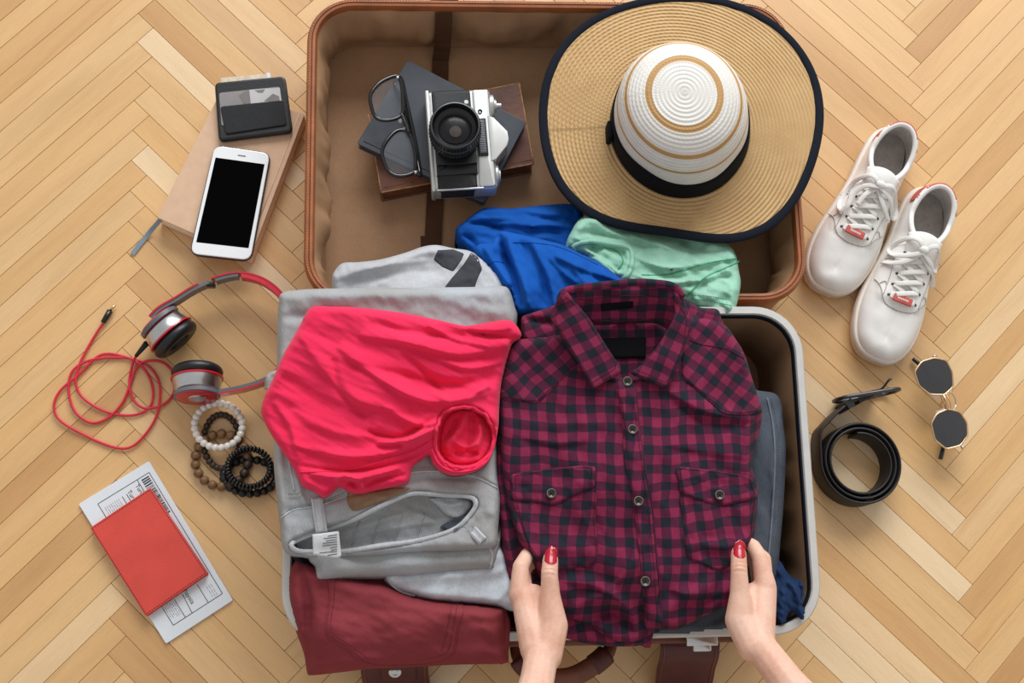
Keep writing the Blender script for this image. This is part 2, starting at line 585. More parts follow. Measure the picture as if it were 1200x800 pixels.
def plaid_mat():
    """gingham of woven stripes on uv in metres"""
    t = NT('plaid_flannel')
    uv = t.n.new('ShaderNodeUVMap').outputs[0]
    nz = t.node('ShaderNodeTexNoise', Scale=14.0, Detail=2.0); t.link(uv, nz.inputs['Vector'])
    sb = t.n.new('ShaderNodeVectorMath'); sb.operation = 'SUBTRACT'; t.link(nz.outputs['Color'], sb.inputs[0]); sb.inputs[1].default_value = (.5, .5, .5)
    sc = t.n.new('ShaderNodeVectorMath'); sc.operation = 'SCALE'; t.link(sb.outputs[0], sc.inputs[0]); sc.inputs['Scale'].default_value = 0.016
    ad = t.n.new('ShaderNodeVectorMath'); ad.operation = 'ADD'; t.link(uv, ad.inputs[0]); t.link(sc.outputs[0], ad.inputs[1])
    sep = t.n.new('ShaderNodeSeparateXYZ'); t.link(ad.outputs[0], sep.inputs[0])
    fz = t.noise(t.coord('Object'), 1200, 2)
    def stripe(o, per):
        f = t.math('FRACT', t.math('DIVIDE', o, per))
        a = t.math('ABSOLUTE', t.math('SUBTRACT', f, 0.5))          # 0 .. 0.5
        a = t.math('ADD', a, t.math('MULTIPLY', t.math('SUBTRACT', fz, 0.5), 0.05))
        m = t.n.new('ShaderNodeMapRange'); m.inputs[1].default_value = 0.235; m.inputs[2].default_value = 0.265
        t.link(a, m.inputs[0]); return m.outputs[0]
    sx = stripe(sep.outputs[0], 0.0197); sy = stripe(sep.outputs[1], 0.0197)
    s = t.math('ADD', sx, sy)
    c = t.ramp(t.math('DIVIDE', s, 2.0), [(0.1, lin('#822947')), (0.45, lin('#552239')), (0.55, lin('#552239')), (0.95, lin('#252730'))])
    fine = t.noise(t.coord('Object'), 1500, 2, 0.6)
    k = t.ramp(fine, [(0.3, (0.75, 0.75, 0.78, 1)), (0.7, (1.2, 1.2, 1.2, 1))])
    t.link(t.mix(1.0, c, k, 'MULTIPLY'), t.b.inputs['Base Color'])
    t.set(Roughness=0.92, Sheen_Weight=0.03, Specular_IOR_Level=0.12)
    t.bump(t.math('ADD', fine, t.noise(t.coord('Object'), 130, 3)), 0.25, 0.001)
    return t.m

def straw_mat(name, crown=False):
    """braided straw rows; uv = (distance along row, distance from the middle)"""
    t = NT(name)
    uv = t.n.new('ShaderNodeUVMap').outputs[0]
    sep = t.n.new('ShaderNodeSeparateXYZ'); t.link(uv, sep.inputs[0])
    u, v = sep.outputs[0], sep.outputs[1]
    row = t.math('DIVIDE', v, 0.0048)
    fr = t.math('FRACT', row); fl = t.math('FLOOR', row)
    shift = t.math('MULTIPLY', t.math('FRACT', t.math('MULTIPLY', fl, 0.37)), 0.006)
    along = t.math('ADD', u, shift)
    tri = t.math('ABSOLUTE', t.math('SUBTRACT', fr, 0.5))
    br = t.math('SINE', t.math('MULTIPLY', t.math('ADD', along, t.math('MULTIPLY', tri, 0.006)), 2 * math.pi / 0.0062))
    h = t.math('ADD', t.math('MULTIPLY', t.math('SUBTRACT', 0.5, tri), 2.0), t.math('MULTIPLY', br, 0.14))
    nz = t.noise(t.coord('Object'), 45, 3)
    if crown:
        a, b = lin('#EDEAE4'), lin('#DAD6CF')
    else:
        a, b = lin('#D2AE7C'), lin('#BC9563')
    c = t.mix(nz, b, a)
    if crown:
        tan = t.mix(nz, lin('#B58A55'), lin('#C69D68'))
        fac = None
        for lo, hi in ((0.0365, 0.0445), (0.0680, 0.0735), (0.0930, 0.0975)):
            m = t.math('MULTIPLY', t.math('GREATER_THAN', v, lo), t.math('LESS_THAN', v, hi))
            fac = m if fac is None else t.math('MAXIMUM', fac, m)
        c = t.mix(fac, c, tan)
    t.link(c, t.b.inputs['Base Color'])
    t.set(Roughness=0.6, Specular_IOR_Level=0.35)
    t.bump(h, 0.7 if not crown else 0.5, 0.0014)
    return t.m

M = {}
M['wood'] = wood_mat()
M['subfloor'] = plain('joint_filler', '#8A6640', 0.9, vary=0.2)
M['plaid'] = plaid_mat()
M['straw'] = straw_mat('straw_tan'); M['straw_white'] = straw_mat('straw_white', True)
M['navy_trim'] = fabric('navy_trim', '#171B26', vary=0.1, weave=1200)
M['black_ribbon'] = fabric('black_ribbon', '#0F1014', vary=0.1, weave=1400)
M['lining'] = fabric('brown_lining', '#B18A69', '#9C7758', weave=1000, blot=10, rough=0.6, bump=0.15, sheen=0.0)
M['lining_dark'] = fabric('brown_base_lining', '#8C6446', '#74503A', weave=1000, blot=10, rough=0.6, bump=0.15)
M['tan_leather'] = plain('tan_leather', '#9C5A33', 0.45, vary=0.18, nscale=30, bump=0.3, bscale=250)
M['brown_leather'] = plain('brown_leather', '#6B3A26', 0.45, vary=0.2, nscale=25, bump=0.3, bscale=220)
M['dark_leather'] = plain('oxblood_leather', '#4E1F1E', 0.5, vary=0.15, nscale=40, bump=0.3, bscale=220)
M['zip'] = plain('frame_groove', '#4A2A1B', 0.7)
M['webbing'] = fabric('brown_webbing', '#5B3D2B', '#4A3022', weave=700, bump=0.4)
M['white_frame'] = plain('white_frame', '#C4C2BE', 0.35, vary=0.03, spec=0.6)
M['metal'] = plain('satin_metal', '#C9CBCD', 0.28, 1.0, vary=0.05)
M['grey_denim'] = fabric('grey_denim', '#AFB4BA', '#94908C', weave=1100, denim=True, blot=9, bump=0.35)  # brown-grey second tone paints shade into the denim colour as broad blotches
M['grey_denim_in'] = fabric('grey_denim_inside', '#8E8983', '#7D7873', weave=1100, denim=True, blot=22, bump=0.35)
M['denim_edge'] = fabric('pale_denim_edge', '#C4C6C9', '#AEB1B5', weave=800, denim=True, bump=0.4)
M['pale_denim'] = fabric('pale_blue_denim', '#CDD3D9', '#BAC3CC', weave=1000, denim=True, blot=30, bump=0.35)
M['charcoal_denim'] = fabric('charcoal_denim', '#525862', '#434851', weave=700, denim=True, bump=0.35)
M['charcoal_seam'] = fabric('charcoal_seam', '#6E7681', weave=700, denim=True)
M['indigo_denim'] = fabric('indigo_denim', '#20385F', '#172946', weave=500, denim=True, blot=40, bump=0.5)
M['navy_cloth'] = fabric('navy_cloth', '#23262F', weave=900)
M['maroon'] = fabric('maroon_twill', '#8C3A41', '#7F3239', weave=900, blot=14, bump=0.25)
M['maroon_seam'] = fabric('maroon_seam', '#8A3B42', weave=900)
M['maroon_dark'] = fabric('maroon_dark_seam', '#4C171C', weave=900)
M['pink'] = fabric('coral_red_jersey', '#EC2E59', '#E2254F', weave=1100, blot=12, bump=0.2, sheen=0.1)
M['pink_seam'] = fabric('coral_red_seam', '#D91F48', weave=1100)
M['grey_jersey'] = fabric('grey_jersey', '#BDBEC1', '#ADAEB2', weave=900, blot=40, bump=0.2)
M['print_dark'] = fabric('charcoal_print', '#44464C', weave=900)
M['blue'] = fabric('royal_blue_cotton', '#0E57B2', '#0A4A9A', weave=1000, blot=14, bump=0.25)
M['blue_seam'] = fabric('royal_blue_seam', '#0A3F8D', weave=1000)
M['mint'] = fabric('mint_jersey', '#A4D3BD', '#92C6AE', weave=900, blot=40, bump=0.25)
M['mint_seam'] = fabric('mint_seam', '#5DB48B', weave=900)
M['label_black'] = fabric('black_label', '#0C0C10', weave=1500)
M['label_white'] = fabric('white_label', '#D2D3D5', weave=1500, vary=0.04)
M['patch_leather'] = plain('brown_patch', '#87684D', 0.7, vary=0.15, bump=0.3)
M['ink'] = plain('print_ink', '#3E4147', 0.8, vary=0.02)
M['grey_ink'] = plain('grey_ink', '#9AA0A6', 0.8, vary=0.02)
M['paper'] = plain('white_paper', '#DFE3E8', 0.8, vary=0.02, nscale=20)
M['page'] = plain('page_edges', '#F2E0C6', 0.85, vary=0.08, nscale=200)
M['kraft'] = plain('kraft_cover', '#D6B193', 0.75, vary=0.04, nscale=80, bump=0.1, bscale=600)
M['ribbon_grey'] = fabric('grey_ribbon', '#8E9BA8', weave=1500)
M['black_leather'] = plain('black_leather', '#131417', 0.48, vary=0.15, nscale=40, bump=0.35, bscale=450)
M['black_felt'] = plain('black_felt', '#202124', 0.85, vary=0.12, nscale=200, bump=0.3, bscale=900)
M['red_leather'] = plain('red_leather', '#D5473B', 0.5, vary=0.06, nscale=30, bump=0.4, bscale=700)
M['red_edge'] = plain('red_leather_edge', '#A62A2E', 0.6, vary=0.1)
M['phone_white'] = plain('phone_white', '#EEF0F2', 0.15, vary=0.01, coat=0.5)
M['screen'] = plain('black_screen', '#010101', 0.08, vary=0.0, spec=0.05)
M['phone_edge'] = plain('phone_case_edge', '#26272B', 0.4)
M['phone_mark'] = plain('phone_mark', '#6F7478', 0.4)
M['black_plastic'] = plain('black_plastic', '#141517', 0.32, vary=0.1)
M['black_rubber'] = plain('black_rubber', '#17181A', 0.6, vary=0.1)
M['cushion'] = plain('black_leatherette', '#15161A', 0.42, vary=0.1, bump=0.25, bscale=350)
M['red_plastic'] = plain('red_plastic', '#C31F32', 0.3, vary=0.06, coat=0.3)
M['red_cord'] = plain('red_cord', '#D32440', 0.45, vary=0.06)
M['grey_plastic'] = plain('grey_plastic', '#65666B', 0.4, vary=0.06)
M['gold'] = plain('gold_metal', '#E3BC84', 0.25, 1.0, vary=0.03)
M['rose_gold'] = plain('rose_gold', '#E6C29A', 0.3, 1.0, vary=0.03)
M['pearl'] = plain('pearl', '#EDE6DF', 0.18, vary=0.05, nscale=120, coat=0.6)
M['wood_bead'] = plain('wood_bead', '#7A5838', 0.5, vary=0.35, nscale=160)
M['dark_bead'] = plain('dark_wood_bead', '#3B2A20', 0.5, vary=0.3, nscale=160)
M['black_bead'] = plain('black_bead', '#131214', 0.3, vary=0.1)
M['cord'] = plain('bead_cord', '#241A15', 0.8)
M['old_leather'] = plain('old_book_leather', '#6A3E2C', 0.5, vary=0.35, nscale=25, bump=0.4, bscale=160)
M['old_spine'] = plain('old_book_spine', '#6F3F24', 0.6, vary=0.45, nscale=60, bump=0.4, bscale=160)
M['old_edge'] = plain('old_book_worn_edge', '#A97E53', 0.8, vary=0.3, nscale=150)
M['slate_cover'] = plain('slate_cover', '#3F434B', 0.6, vary=0.1, nscale=50, bump=0.2, bscale=500)
M['slate_edge'] = plain('slate_edge', '#2A2D33', 0.6)
M['chrome'] = plain('camera_chrome', '#C9C9C7', 0.42, 0.65, vary=0.04)
M['vulcanite'] = plain('camera_leatherette', '#1B1C1E', 0.6, vary=0.2, nscale=300, bump=0.5, bscale=900)
M['lens_glass'] = NT('camera_lens').set(Base_Color=lin('#1A1618'), Roughness=0.3, Coat_Weight=0.1, Specular_IOR_Level=0.25).m
M['lens_inner'] = plain('lens_inner', '#33261F', 0.6, vary=0.3, nscale=60)
M['clear_glass'] = glassy('spectacle_glass', '#8D9298', 0.03, 0.13)
M['dark_glass'] = glassy('sunglass_glass', '#24252B', 0.04, 0.9)
M['black_acetate'] = plain('black_acetate', '#0F1014', 0.18, vary=0.05, coat=0.4)
M['clear_plastic'] = glassy('clear_plastic', '#E8E4E0', 0.1, 0.35)
M['belt'] = plain('belt_leather', '#211D1D', 0.5, vary=0.2, nscale=60, bump=0.35, bscale=260)
M['belt_edge'] = plain('belt_edge', '#2B2728', 0.45)
M['gunmetal'] = plain('gunmetal', '#55565A', 0.35, 0.9, vary=0.1)
M['shoe'] = plain('white_shoe_leather', '#F0EDE9', 0.5, vary=0.03, nscale=30, bump=0.2, bscale=220)
M['shoe_sole'] = plain('shoe_rubber', '#E6D9CC', 0.6, vary=0.04, nscale=30)
M['shoe_lining'] = fabric('shoe_lining', '#D2CCC8', weave=900, blot=60)
M['insole'] = fabric('insole', '#B3ABA6', '#A09893', weave=700, blot=90)
M['lace'] = fabric('white_lace', '#EFECE8', weave=1600, vary=0.04, bump=0.4)
M['shoe_red'] = plain('shoe_red', '#BC5148', 0.6, vary=0.12, nscale=120, bump=0.2, bscale=400)
M['stitch'] = plain('shoe_stitch', '#B9B2A9', 0.8)
M['eyelet'] = plain('dark_eyelet', '#4A4542', 0.7)
M['button'] = plain('shirt_button', '#3A3431', 0.3, vary=0.2, nscale=300)
M['button_rim'] = plain('shirt_button_rim', '#6D6157', 0.35, vary=0.2, nscale=300)
M['thread'] = plain('dark_thread', '#14141A', 0.9)
M['nail'] = plain('red_nail_polish', '#B60E2A', 0.25, vary=0.02, coat=0.5)
M['card_note'] = plain('banknote', '#D8C7B2', 0.8, vary=0.12, nscale=120)
M['card'] = plain('grey_card', '#8A8584', 0.4, vary=0.1, nscale=30)
M['card_light'] = plain('light_card', '#B9B7B8', 0.4, vary=0.05)
M['card_dark'] = plain('dark_card', '#77706F', 0.4, vary=0.05)

def skin_mat():
    t = NT('skin')
    co = t.coord()
    a = t.ramp(t.noise(co, 28, 4, 0.6), [(0.3, lin('#D8A48C')), (0.5, lin('#E2B59F')), (0.72, lin('#E8C1AD'))])
    f = t.ramp(t.noise(co, 300, 3), [(0.3, (0.95, 0.93, 0.92, 1)), (0.7, (1.03, 1.03, 1.03, 1))])
    t.link(t.mix(1.0, a, f, 'MULTIPLY'), t.b.inputs['Base Color'])
    t.set(Roughness=0.5, Specular_IOR_Level=0.35, Subsurface_Weight=0.12, Subsurface_Scale=0.006)
    t.b.inputs['Subsurface Radius'].default_value = (1.0, 0.35, 0.2)
    t.bump(t.noise(co, 420, 3), 0.12, 0.0006)
    return t.m
M['skin'] = skin_mat()

M['lining_dark'] = M['lining']
M['slate_edge'] = M['slate_cover']
M['grey_denim_in'] = M['grey_denim']
M['maroon_dark'] = M['maroon']
M['pink_seam'] = M['pink']
M['blue_seam'] = M['blue']
M['plum'] = fabric('plum_edge', '#552239', weave=1500)
# ------------------------------------------------------------------ floor: herringbone parquet, each stave its own board
U = 0.02
NC = 10.0417
OX, OY = 0.45767234 / 0.0198 * U, -0.42853301 / 0.0198 * U       # pattern origin -> world origin under photo centre
def pat(x, y):
    return np.array([x * U - OX, (y + 0.14) * U - OY])
PL = NC * math.sqrt(2) * U; PW = math.sqrt(2) * U
gap = 0.00045
def plank_mesh(name):
    l, w = PL - gap, PW - gap
    v, f = slab(rrect(l, w, 0.0004, 1), -0.009, 0.0, 0.0003, 1)
    me = bpy.data.meshes.new(name); me.from_pydata(v.tolist(), [], f); me.update()
    uv = me.uv_layers.new(name='uv')
    for lp in me.loops: uv.data[lp.index].uv = v[lp.vertex_index][:2]
    me.materials.append(M['wood'])
    return me, v, f
fl_v, fl_f = slab(rrect(6.6, 6.6, 0.01, 2), -0.03, -0.0015, 0.001, 1)
floor = obj('floor', fl_v, fl_f, M['subfloor'], smooth=False)
floor['kind'] = 'structure'
floor['label'] = 'honey beech parquet floor laid in herringbone'
pmesh, pv, pf = plank_mesh('plank')
planks = []
for c in range(-22, 28):
    for j in range(-90, 140):
        if c % 2 == 0:        # column where boards meet in a peak
            for sgn in (-1, 1):
                if sgn < 0: a, b = pat(c * NC - .5, -2 * j), pat(c * NC + .5, -2 * j - 1); d = (-NC, -NC)
                else: a, b = pat(c * NC - .5, -2 * j), pat(c * NC + .5, -2 * j + 1); d = (NC, -NC)
                m = (a + b) / 2 + (pat(d[0], d[1]) - pat(0, 0)) / 2
                ang = math.atan2(d[1], d[0]) + (math.pi if sgn < 0 else 0)
                if max(abs(m[0]), abs(m[1])) < 3.4:
                    x, y = px_of((m[0], m[1], 0))
                    vis = max(abs(x - 600) / 600, abs(y - 400) / 400)
                    planks.append((vis, m[0], m[1], ang))
planks.sort()
for k, (vis, x, y, a) in enumerate(planks[:298]):
    o = bpy.data.objects.new('plank', pmesh)
    COL.objects.link(o); o.parent = floor
    o.location = (x, y, random.uniform(-0.0002, 0.0)); o.rotation_euler = (0, 0, a)
rest_v = []; rest_f = []; rest_uv = []
for k, (vis, x, y, a) in enumerate(planks[298:]):
    c, s = math.cos(a), math.sin(a)
    o = len(rest_v)
    for p in pv:
        rest_v.append((x + p[0] * c - p[1] * s, y + p[0] * s + p[1] * c, p[2])); rest_uv.append(p[:2])
    rest_f += [tuple(i + o for i in f) for f in pf]
far = obj('far_planks', rest_v, rest_f, M['wood'], floor, smooth=False, uv=rest_uv)
far['kind'] = 'stuff'

# ------------------------------------------------------------------ suitcase: base in front, lid folded open behind
def rect_from(px_pts, z):
    """axis rectangle (in a slightly turned frame) through left, right, top, bottom photo points at height z"""
    l, r, t, b = [W(*p, z) for p in px_pts]
    return l[0], r[0], t[1], b[1]
ZB, ZL = 0.150, 0.108
bl, br, bt, bb = rect_from([(331, 600), (956, 600), (900, 358), (800, 747)], ZB)
ll, lr, lt, lb = rect_from([(357, 230), (940, 230), (650, 0), (650, 354)], ZL)
lb = min(lb, 10)
print('base', bl, br, bt, bb, 'lid', ll, lr, lt, lb)
case = thing('suitcase', 'open vintage brown suitcase with tan leather lid edge and white-framed base, full of clothes', 'suitcase', ((bl + br) / 2, (bt + bb) / 2, 0))
def tray(pre, x0, x1, y0, y1, h, R, shell_m, lin_m, taper, liner_in):
    w, d = x1 - x0, y1 - y0; cx, cy = (x0 + x1) / 2, (y0 + y1) / 2
    out = rrect(w, d, R, 10, cx, cy)
    t = 0.004
    v, f = stack(out, [(0.012, 0.0), (0.004, 0.002), (taper, 0.012), (0.002, h * 0.5), (0.0015, h - 0.004), (0.004, h - 0.002), (0.0055, h - 0.006), (0.007, 0.010)], True, True)
    s = obj(pre + '_shell', v, f, shell_m, case, sharp=50)
    return out, s
base_out, base_shell = tray('base', bl, br, bb, bt, ZB - 0.004, 0.055, M['brown_leather'], M['lining_dark'], 0.002, 0.01)
lid_out, lid_shell = tray('lid', ll, lr, lb, lt, ZL - 0.004, 0.055, M['tan_leather'], M['lining'], 0.002, 0.01)

# frames on the rims
def rim(name, out, prof, mat, par=case, lab=None):
    v, f = stack(out, prof, False, False)
    n = len(out); m = len(prof)
    f += [((m - 1) * n + k, (m - 1) * n + (k + 1) % n, (k + 1) % n, k) for k in range(n)]
    return obj(name, v, f, mat, par, sharp=45, label=lab)
rim('base_frame', base_out, [(0.001, ZB - 0.022), (0, ZB - 0.010), (0.0005, ZB - 0.002), (0.002, ZB), (0.009, ZB + 0.0008), (0.0105, ZB - 0.001), (0.0105, ZB - 0.010)], M['white_frame'], lab='white metal frame rim')
rim('frame_gasket', base_out, [(0.0105, ZB - 0.004), (0.0106, ZB - 0.0012), (0.0122, ZB - 0.0015), (0.0124, ZB - 0.012)], M['navy_trim'], lab='dark inner edge of frame')
rim('lid_frame', lid_out, [(0.0, ZL - 0.016), (-0.001, ZL - 0.010), (0.0, ZL - 0.004), (0.0025, ZL - 0.0002), (0.005, ZL), (0.0058, ZL - 0.002), (0.0066, ZL - 0.0005), (0.0095, ZL - 0.001), (0.0110, ZL - 0.005), (0.0112, ZL - 0.012)], M['tan_leather'], lab='tan leather lid rim')
rim('rim_groove', lid_out, [(0.0054, ZL - 0.004), (0.0054, ZL - 0.0012), (0.0064, ZL - 0.0012), (0.0064, ZL - 0.004)], M['zip'])
# lid rim stitching
P = resample(offset(ccw(lid_out), 0.0028), 0.0035)
sv = [];
for k in range(0, len(P) - 1, 1):
    a = P[k]; b = P[(k + 1) % len(P)]
    m_ = a + (b - a) * 0.55
    sv.append(tube([(a[0], a[1], ZL + 0.0002), (m_[0], m_[1], ZL + 0.0002)], 0.0004, 4))
obj('rim_stitching', *merge(*sv), plain('tan_stitch', '#C08A5E', 0.8), case)

# cloth linings: floor panel plus a gathered wall cloth with sagging folds
def lining(pre, out, h, mat, inset, bulge, seed, top_gap, rip=0.010):
    P = resample(ccw(out), 0.006)
    n = len(P); rows = 14
    T = np.roll(P, -1, 0) - np.roll(P, 1, 0); T /= np.linalg.norm(T, axis=1)[:, None]
    N = np.stack([-T[:, 1], T[:, 0]], 1)
    V = []; F = []
    for i in range(rows):
        t = i / (rows - 1)                    # 0 top, 1 bottom
        z = h - top_gap - (h - top_gap - 0.014) * t
        for k in range(n):
            q = k / n * 2 * math.pi
            s1 = noise.fractal((math.cos(q) * 9, math.sin(q) * 9, t * 0.8 + seed), 1.0, 2.0, 3)
            ins = inset + bulge * (0.35 + 0.65 * math.sin(math.pi * min(1, t * 1.15)) ** 0.8) * t ** 0.35 + rip * s1 * math.sin(math.pi * t) + 0.004 * t
            V.append((P[k][0] + N[k][0] * ins, P[k][1] + N[k][1] * ins, z))
    for i in range(rows - 1):
        for k in range(n):
            l = (k + 1) % n
            F.append((i * n + k, i * n + l, (i + 1) * n + l, (i + 1) * n + k))
    obj(pre + '_wall_lining', V, F, mat, case)
    v, f = stack(offset(ccw(out), 0.009), [(0, 0.010), (0.0, 0.0125)], True, True)
    obj(pre + '_floor_lining', v, f, mat, case, smooth=False)
lining('lid', lid_out, ZL, M['lining'], 0.0095, 0.012, 1, 0.008)
TRAY = (bl + .025, br - .025, bb + .025, bt - .025, .042, ZB + .003)
TRAY_RIM = (bl + .0185, br - .0185, bb + .0185, bt - .0185, .040, ZB + .003)
lining('base', base_out, ZB, M['lining_dark'], 0.0125, 0.0045, 5, 0.010, 0.004)

# webbing straps in the lid
def ribbon(name, pts, w, t, mat, par=case, up=(0, 0, 1), label=None):
    v, f = sweep(pts, [(-w / 2, -t / 2), (w / 2, -t / 2), (w / 2, t / 2), (-w / 2, t / 2)], up=up)
    return obj(name, v, f, mat, par, smooth=False, label=label)
xs = W(516, 80, 0.013)[0]
xt = W(507, 262, 0.013)[0]
yt = lt - 0.012
sp_ = np.array([(xs + .004, yt - 0.002, ZL - 0.010), (xs + .004, yt - 0.008, ZL * 0.72), (xs + .003, yt - 0.014, ZL * 0.40), (xs + .002, yt - 0.019, 0.028), (xs, yt - 0.026, 0.0165), (xs, yt - 0.036, 0.0145), (xs - .002, yt - 0.10, 0.0145), (xt, lb + 0.10, 0.0145), (xt, lb + 0.03, 0.0145)])
su_ = np.array([(0, -1, .15), (0, -1, .15), (0, -1, .2), (0, -1, .5), (0, -.6, 1), (0, -.1, 1), (0, 0, 1), (0, 0, 1), (0, 0, 1)])
ribbon('lid_strap', sp_, 0.021, 0.002, M['webbing'], up=su_, label='brown webbing strap')
ribbon('lid_strap', [(xt - 0.012, lb + 0.11, 0.0138), (xt - 0.012, lb + 0.02, 0.0138)], 0.006, 0.0015, M['webbing'])
# lid latch on the far rim
v, f = box(W(521, 0, ZL)[0], lt + 0.004, ZL - 0.002, 0.034, 0.010, 0.006, 0.001)
obj('latch_plate', v, f, M['metal'], case, label='silver latch on the far rim')
# hinge strap at the back of base
v, f = box((bl + br) / 2, (bt + lb) / 2, 0.006, 0.5, abs(lb - bt) + 0.02, 0.010, 0.002)
obj('hinge', v, f, M['brown_leather'], case)
# front hardware: latch, handle, leather straps
q = W(822, 751, ZB - 0.012)
v, f = merge(box(q[0], bb - 0.004, ZB - 0.010, 0.034, 0.010, 0.006, 0.001), box(q[0], bb - 0.008, ZB - 0.012, 0.020, 0.014, 0.007, 0.002))
obj('latch', v, f, M['metal'], case, label='silver front latch')
v, f = box((bl + br) / 2, bb - 0.002, ZB - 0.034, (br - bl) * 0.80, 0.008, 0.026, 0.002)
obj('front_band', v, f, M['brown_leather'], case, label='brown leather band under the frame')
for cx_, w_, lab in ((W(463, 790, 0.06)[0], 0.074, 'oxblood strap with stud'), (W(804, 780, 0.06)[0], 0.066, 'oxblood leather strap end')):
    pts = [(cx_, bb + 0.002, 0.085), (cx_, bb - 0.010, 0.088), (cx_, bb - 0.022, 0.080), (cx_, bb - 0.034, 0.060), (cx_ + 0.002, bb - 0.048, 0.035), (cx_ + 0.004, bb - 0.062, 0.010), (cx_ + 0.006, bb - 0.085, 0.003), (cx_ + 0.008, bb - 0.13, 0.003)]
    st = ribbon('leather_strap', catmull(pts, 4, False), w_, 0.004, M['dark_leather'], up=(0, -1, 0.6), label=lab)
    for e in (-1, 1):
        ribbon('strap_stitching', catmull([(p[0] + e * (w_ / 2 - 0.004), p[1] - 0.0018, p[2] + 0.0018) for p in pts], 4, False), 0.0012, 0.001, M['brown_leather'], st, up=(0, -1, 0.6))
    if w_ > 0.07:
        c_ = W(463, 792, 0.072)
        v, f = lathe([(0, 0.004), (0.003, 0.0035), (0.0045, 0.0015), (0.0055, 0.003), (0.007, 0.002), (0.0075, 0)], 20)
        R_ = Matrix.Translation((c_[0], bb - 0.030, 0.0745)) @ Matrix.Rotation(math.radians(35), 4, 'X')
        obj('stud', *xf((v, f), R_), M['metal'], st, label='metal stud')
        ribbon('strap_tongue', [(cx_ + 0.004, bb - 0.012, 0.0925), (cx_ + 0.004, bb - 0.024, 0.0835), (cx_ + 0.004, bb - 0.040, 0.056)], 0.038, 0.003, M['dark_leather'], st, up=(0, -1, 0.6))
# handle
hp = [W(604, 752, 0.10), W(606, 766, 0.105), W(618, 783, 0.110), W(645, 794, 0.112), W(672, 792, 0.112), W(697, 778, 0.110), W(714, 762, 0.105), W(717, 748, 0.10)]
hp = resample(catmull(hp, 5, False), 0.005, False)
k = np.linspace(0, 1, len(hp))
hd = obj('handle', *tube(hp, 0.0065 + 0.0045 * np.clip(np.sin(np.pi * k) * 1.6 - .3, 0, 1), 12), M['brown_leather'], case, label='curved brown leather handle')
for kk in (0.20, 0.80):
    i = int(kk * (len(hp) - 1)); 
    obj('handle_wrap', *tube(hp[i - 2:i + 3], 0.0118, 12), M['dark_leather'], hd)
for e in (0, -1):
    ring = [hp[e] + np.array([0, 0.004 + 0.009 * math.cos(a), 0.009 * math.sin(a)]) for a in np.linspace(0, 2 * math.pi, 17)[:-1]]
    obj('handle_ring', *tube(ring, 0.0016, 6, True), M['gunmetal'], hd)
# ------------------------------------------------------------------ clothes
def at(px, py, z=0.0):
    p = W(px, py, z); return (float(p[0]), float(p[1]), float(z))

def uv_rot(deg, px, py, du=0.0, dv=0.0):
    o = W(px, py, 0.2); c, s = math.cos(math.radians(deg)), math.sin(math.radians(deg))
    def f(V):
        x = V[:, 0] - o[0]; y = V[:, 1] - o[1]
        return np.stack([x * c + y * s + du, -x * s + y * c + V[:, 2] * 0.5 + dv], 1)
    return f

# --- charcoal jeans under the plaid shirt
t = thing('folded_jeans', 'charcoal denim jeans folded flat under the plaid shirt', 'jeans', at(800, 640, 0.013))
o, H = cloth('denim_body', [(700, 470), (860, 448), (887, 457), (911, 463), (919, 490), (921, 525), (919, 580), (915, 630), (909, 680), (893, 705), (862, 736), (820, 744), (780, 746), (715, 745), (660, 735), (640, 640)], M['charcoal_denim'], t,
  ctrl=[(900, 480, .158), (905, 560, .165), (900, 640, .165), (850, 730, .160), (720, 738, .160), (700, 600, .165)], T=0.10, edge_r=12, edge_h=0.022, inbox=TRAY,
  ridges=[([(915, 480), (905, 540), (908, 600), (902, 660)], 3, 0.003), ([(880, 690), (860, 715), (820, 735)], 5, -0.004)], noises=[(0.0025, 30, 80, 2.5, 3)])
seam('side_seam', H, [(899, 466), (906, 500), (908, 540), (905, 600), (900, 660)], M['charcoal_seam'], t, 0.0012)
stitches('stitching', H, [(904, 466), (911, 500), (913, 540), (910, 600), (905, 660)], M['charcoal_seam'], t)
# --- indigo denim, rolled in the corner
t = thing('rolled_jeans', 'dark indigo denim bundle rolled into the corner of the base', 'jeans', at(925, 705, 0.013))
o, H = cloth('denim_roll', [(880, 650), (911, 655), (921, 668), (930, 677), (941, 680), (947, 690), (945, 703), (949, 714), (944, 731), (925, 737), (905, 741), (870, 741), (860, 700)], M['indigo_denim'], t,
  ctrl=[(915, 670, .142), (930, 700, .156), (900, 720, .152), (940, 725, .152)], T=0.09, edge_r=8, edge_h=0.016, inbox=TRAY_RIM,
  ridges=[([(925, 680), (936, 700), (940, 728)], 3.5, 0.006), ([(932, 678), (941, 695), (943, 712)], 2.5, -0.008), ([(910, 665), (918, 700), (915, 735)], 6, 0.005)], noises=[(0.006, 16, 60, 2, 4)], step=2)
seam('hem', H, [(938, 684), (941, 697), (938, 707)], M['indigo_denim'], t, 0.0015)

# --- dark navy garment peeking out under the grey jeans
t = thing('dark_garment', 'dark navy garment peeking out below the grey jeans waistband', 'clothing', at(360, 652, 0.013))
cloth('cloth_fold', [(338, 640), (352, 636), (372, 640), (392, 650), (392, 672), (368, 675), (352, 668), (342, 655)], M['navy_cloth'], t,
  ctrl=[(360, 650, .160), (355, 668, .152)], T=0.06, edge_r=8, edge_h=0.015, ridges=[([(348, 645), (360, 658), (362, 672)], 3, -0.006)], noises=[(0.003, 12, 0, 1, 2)], step=2)

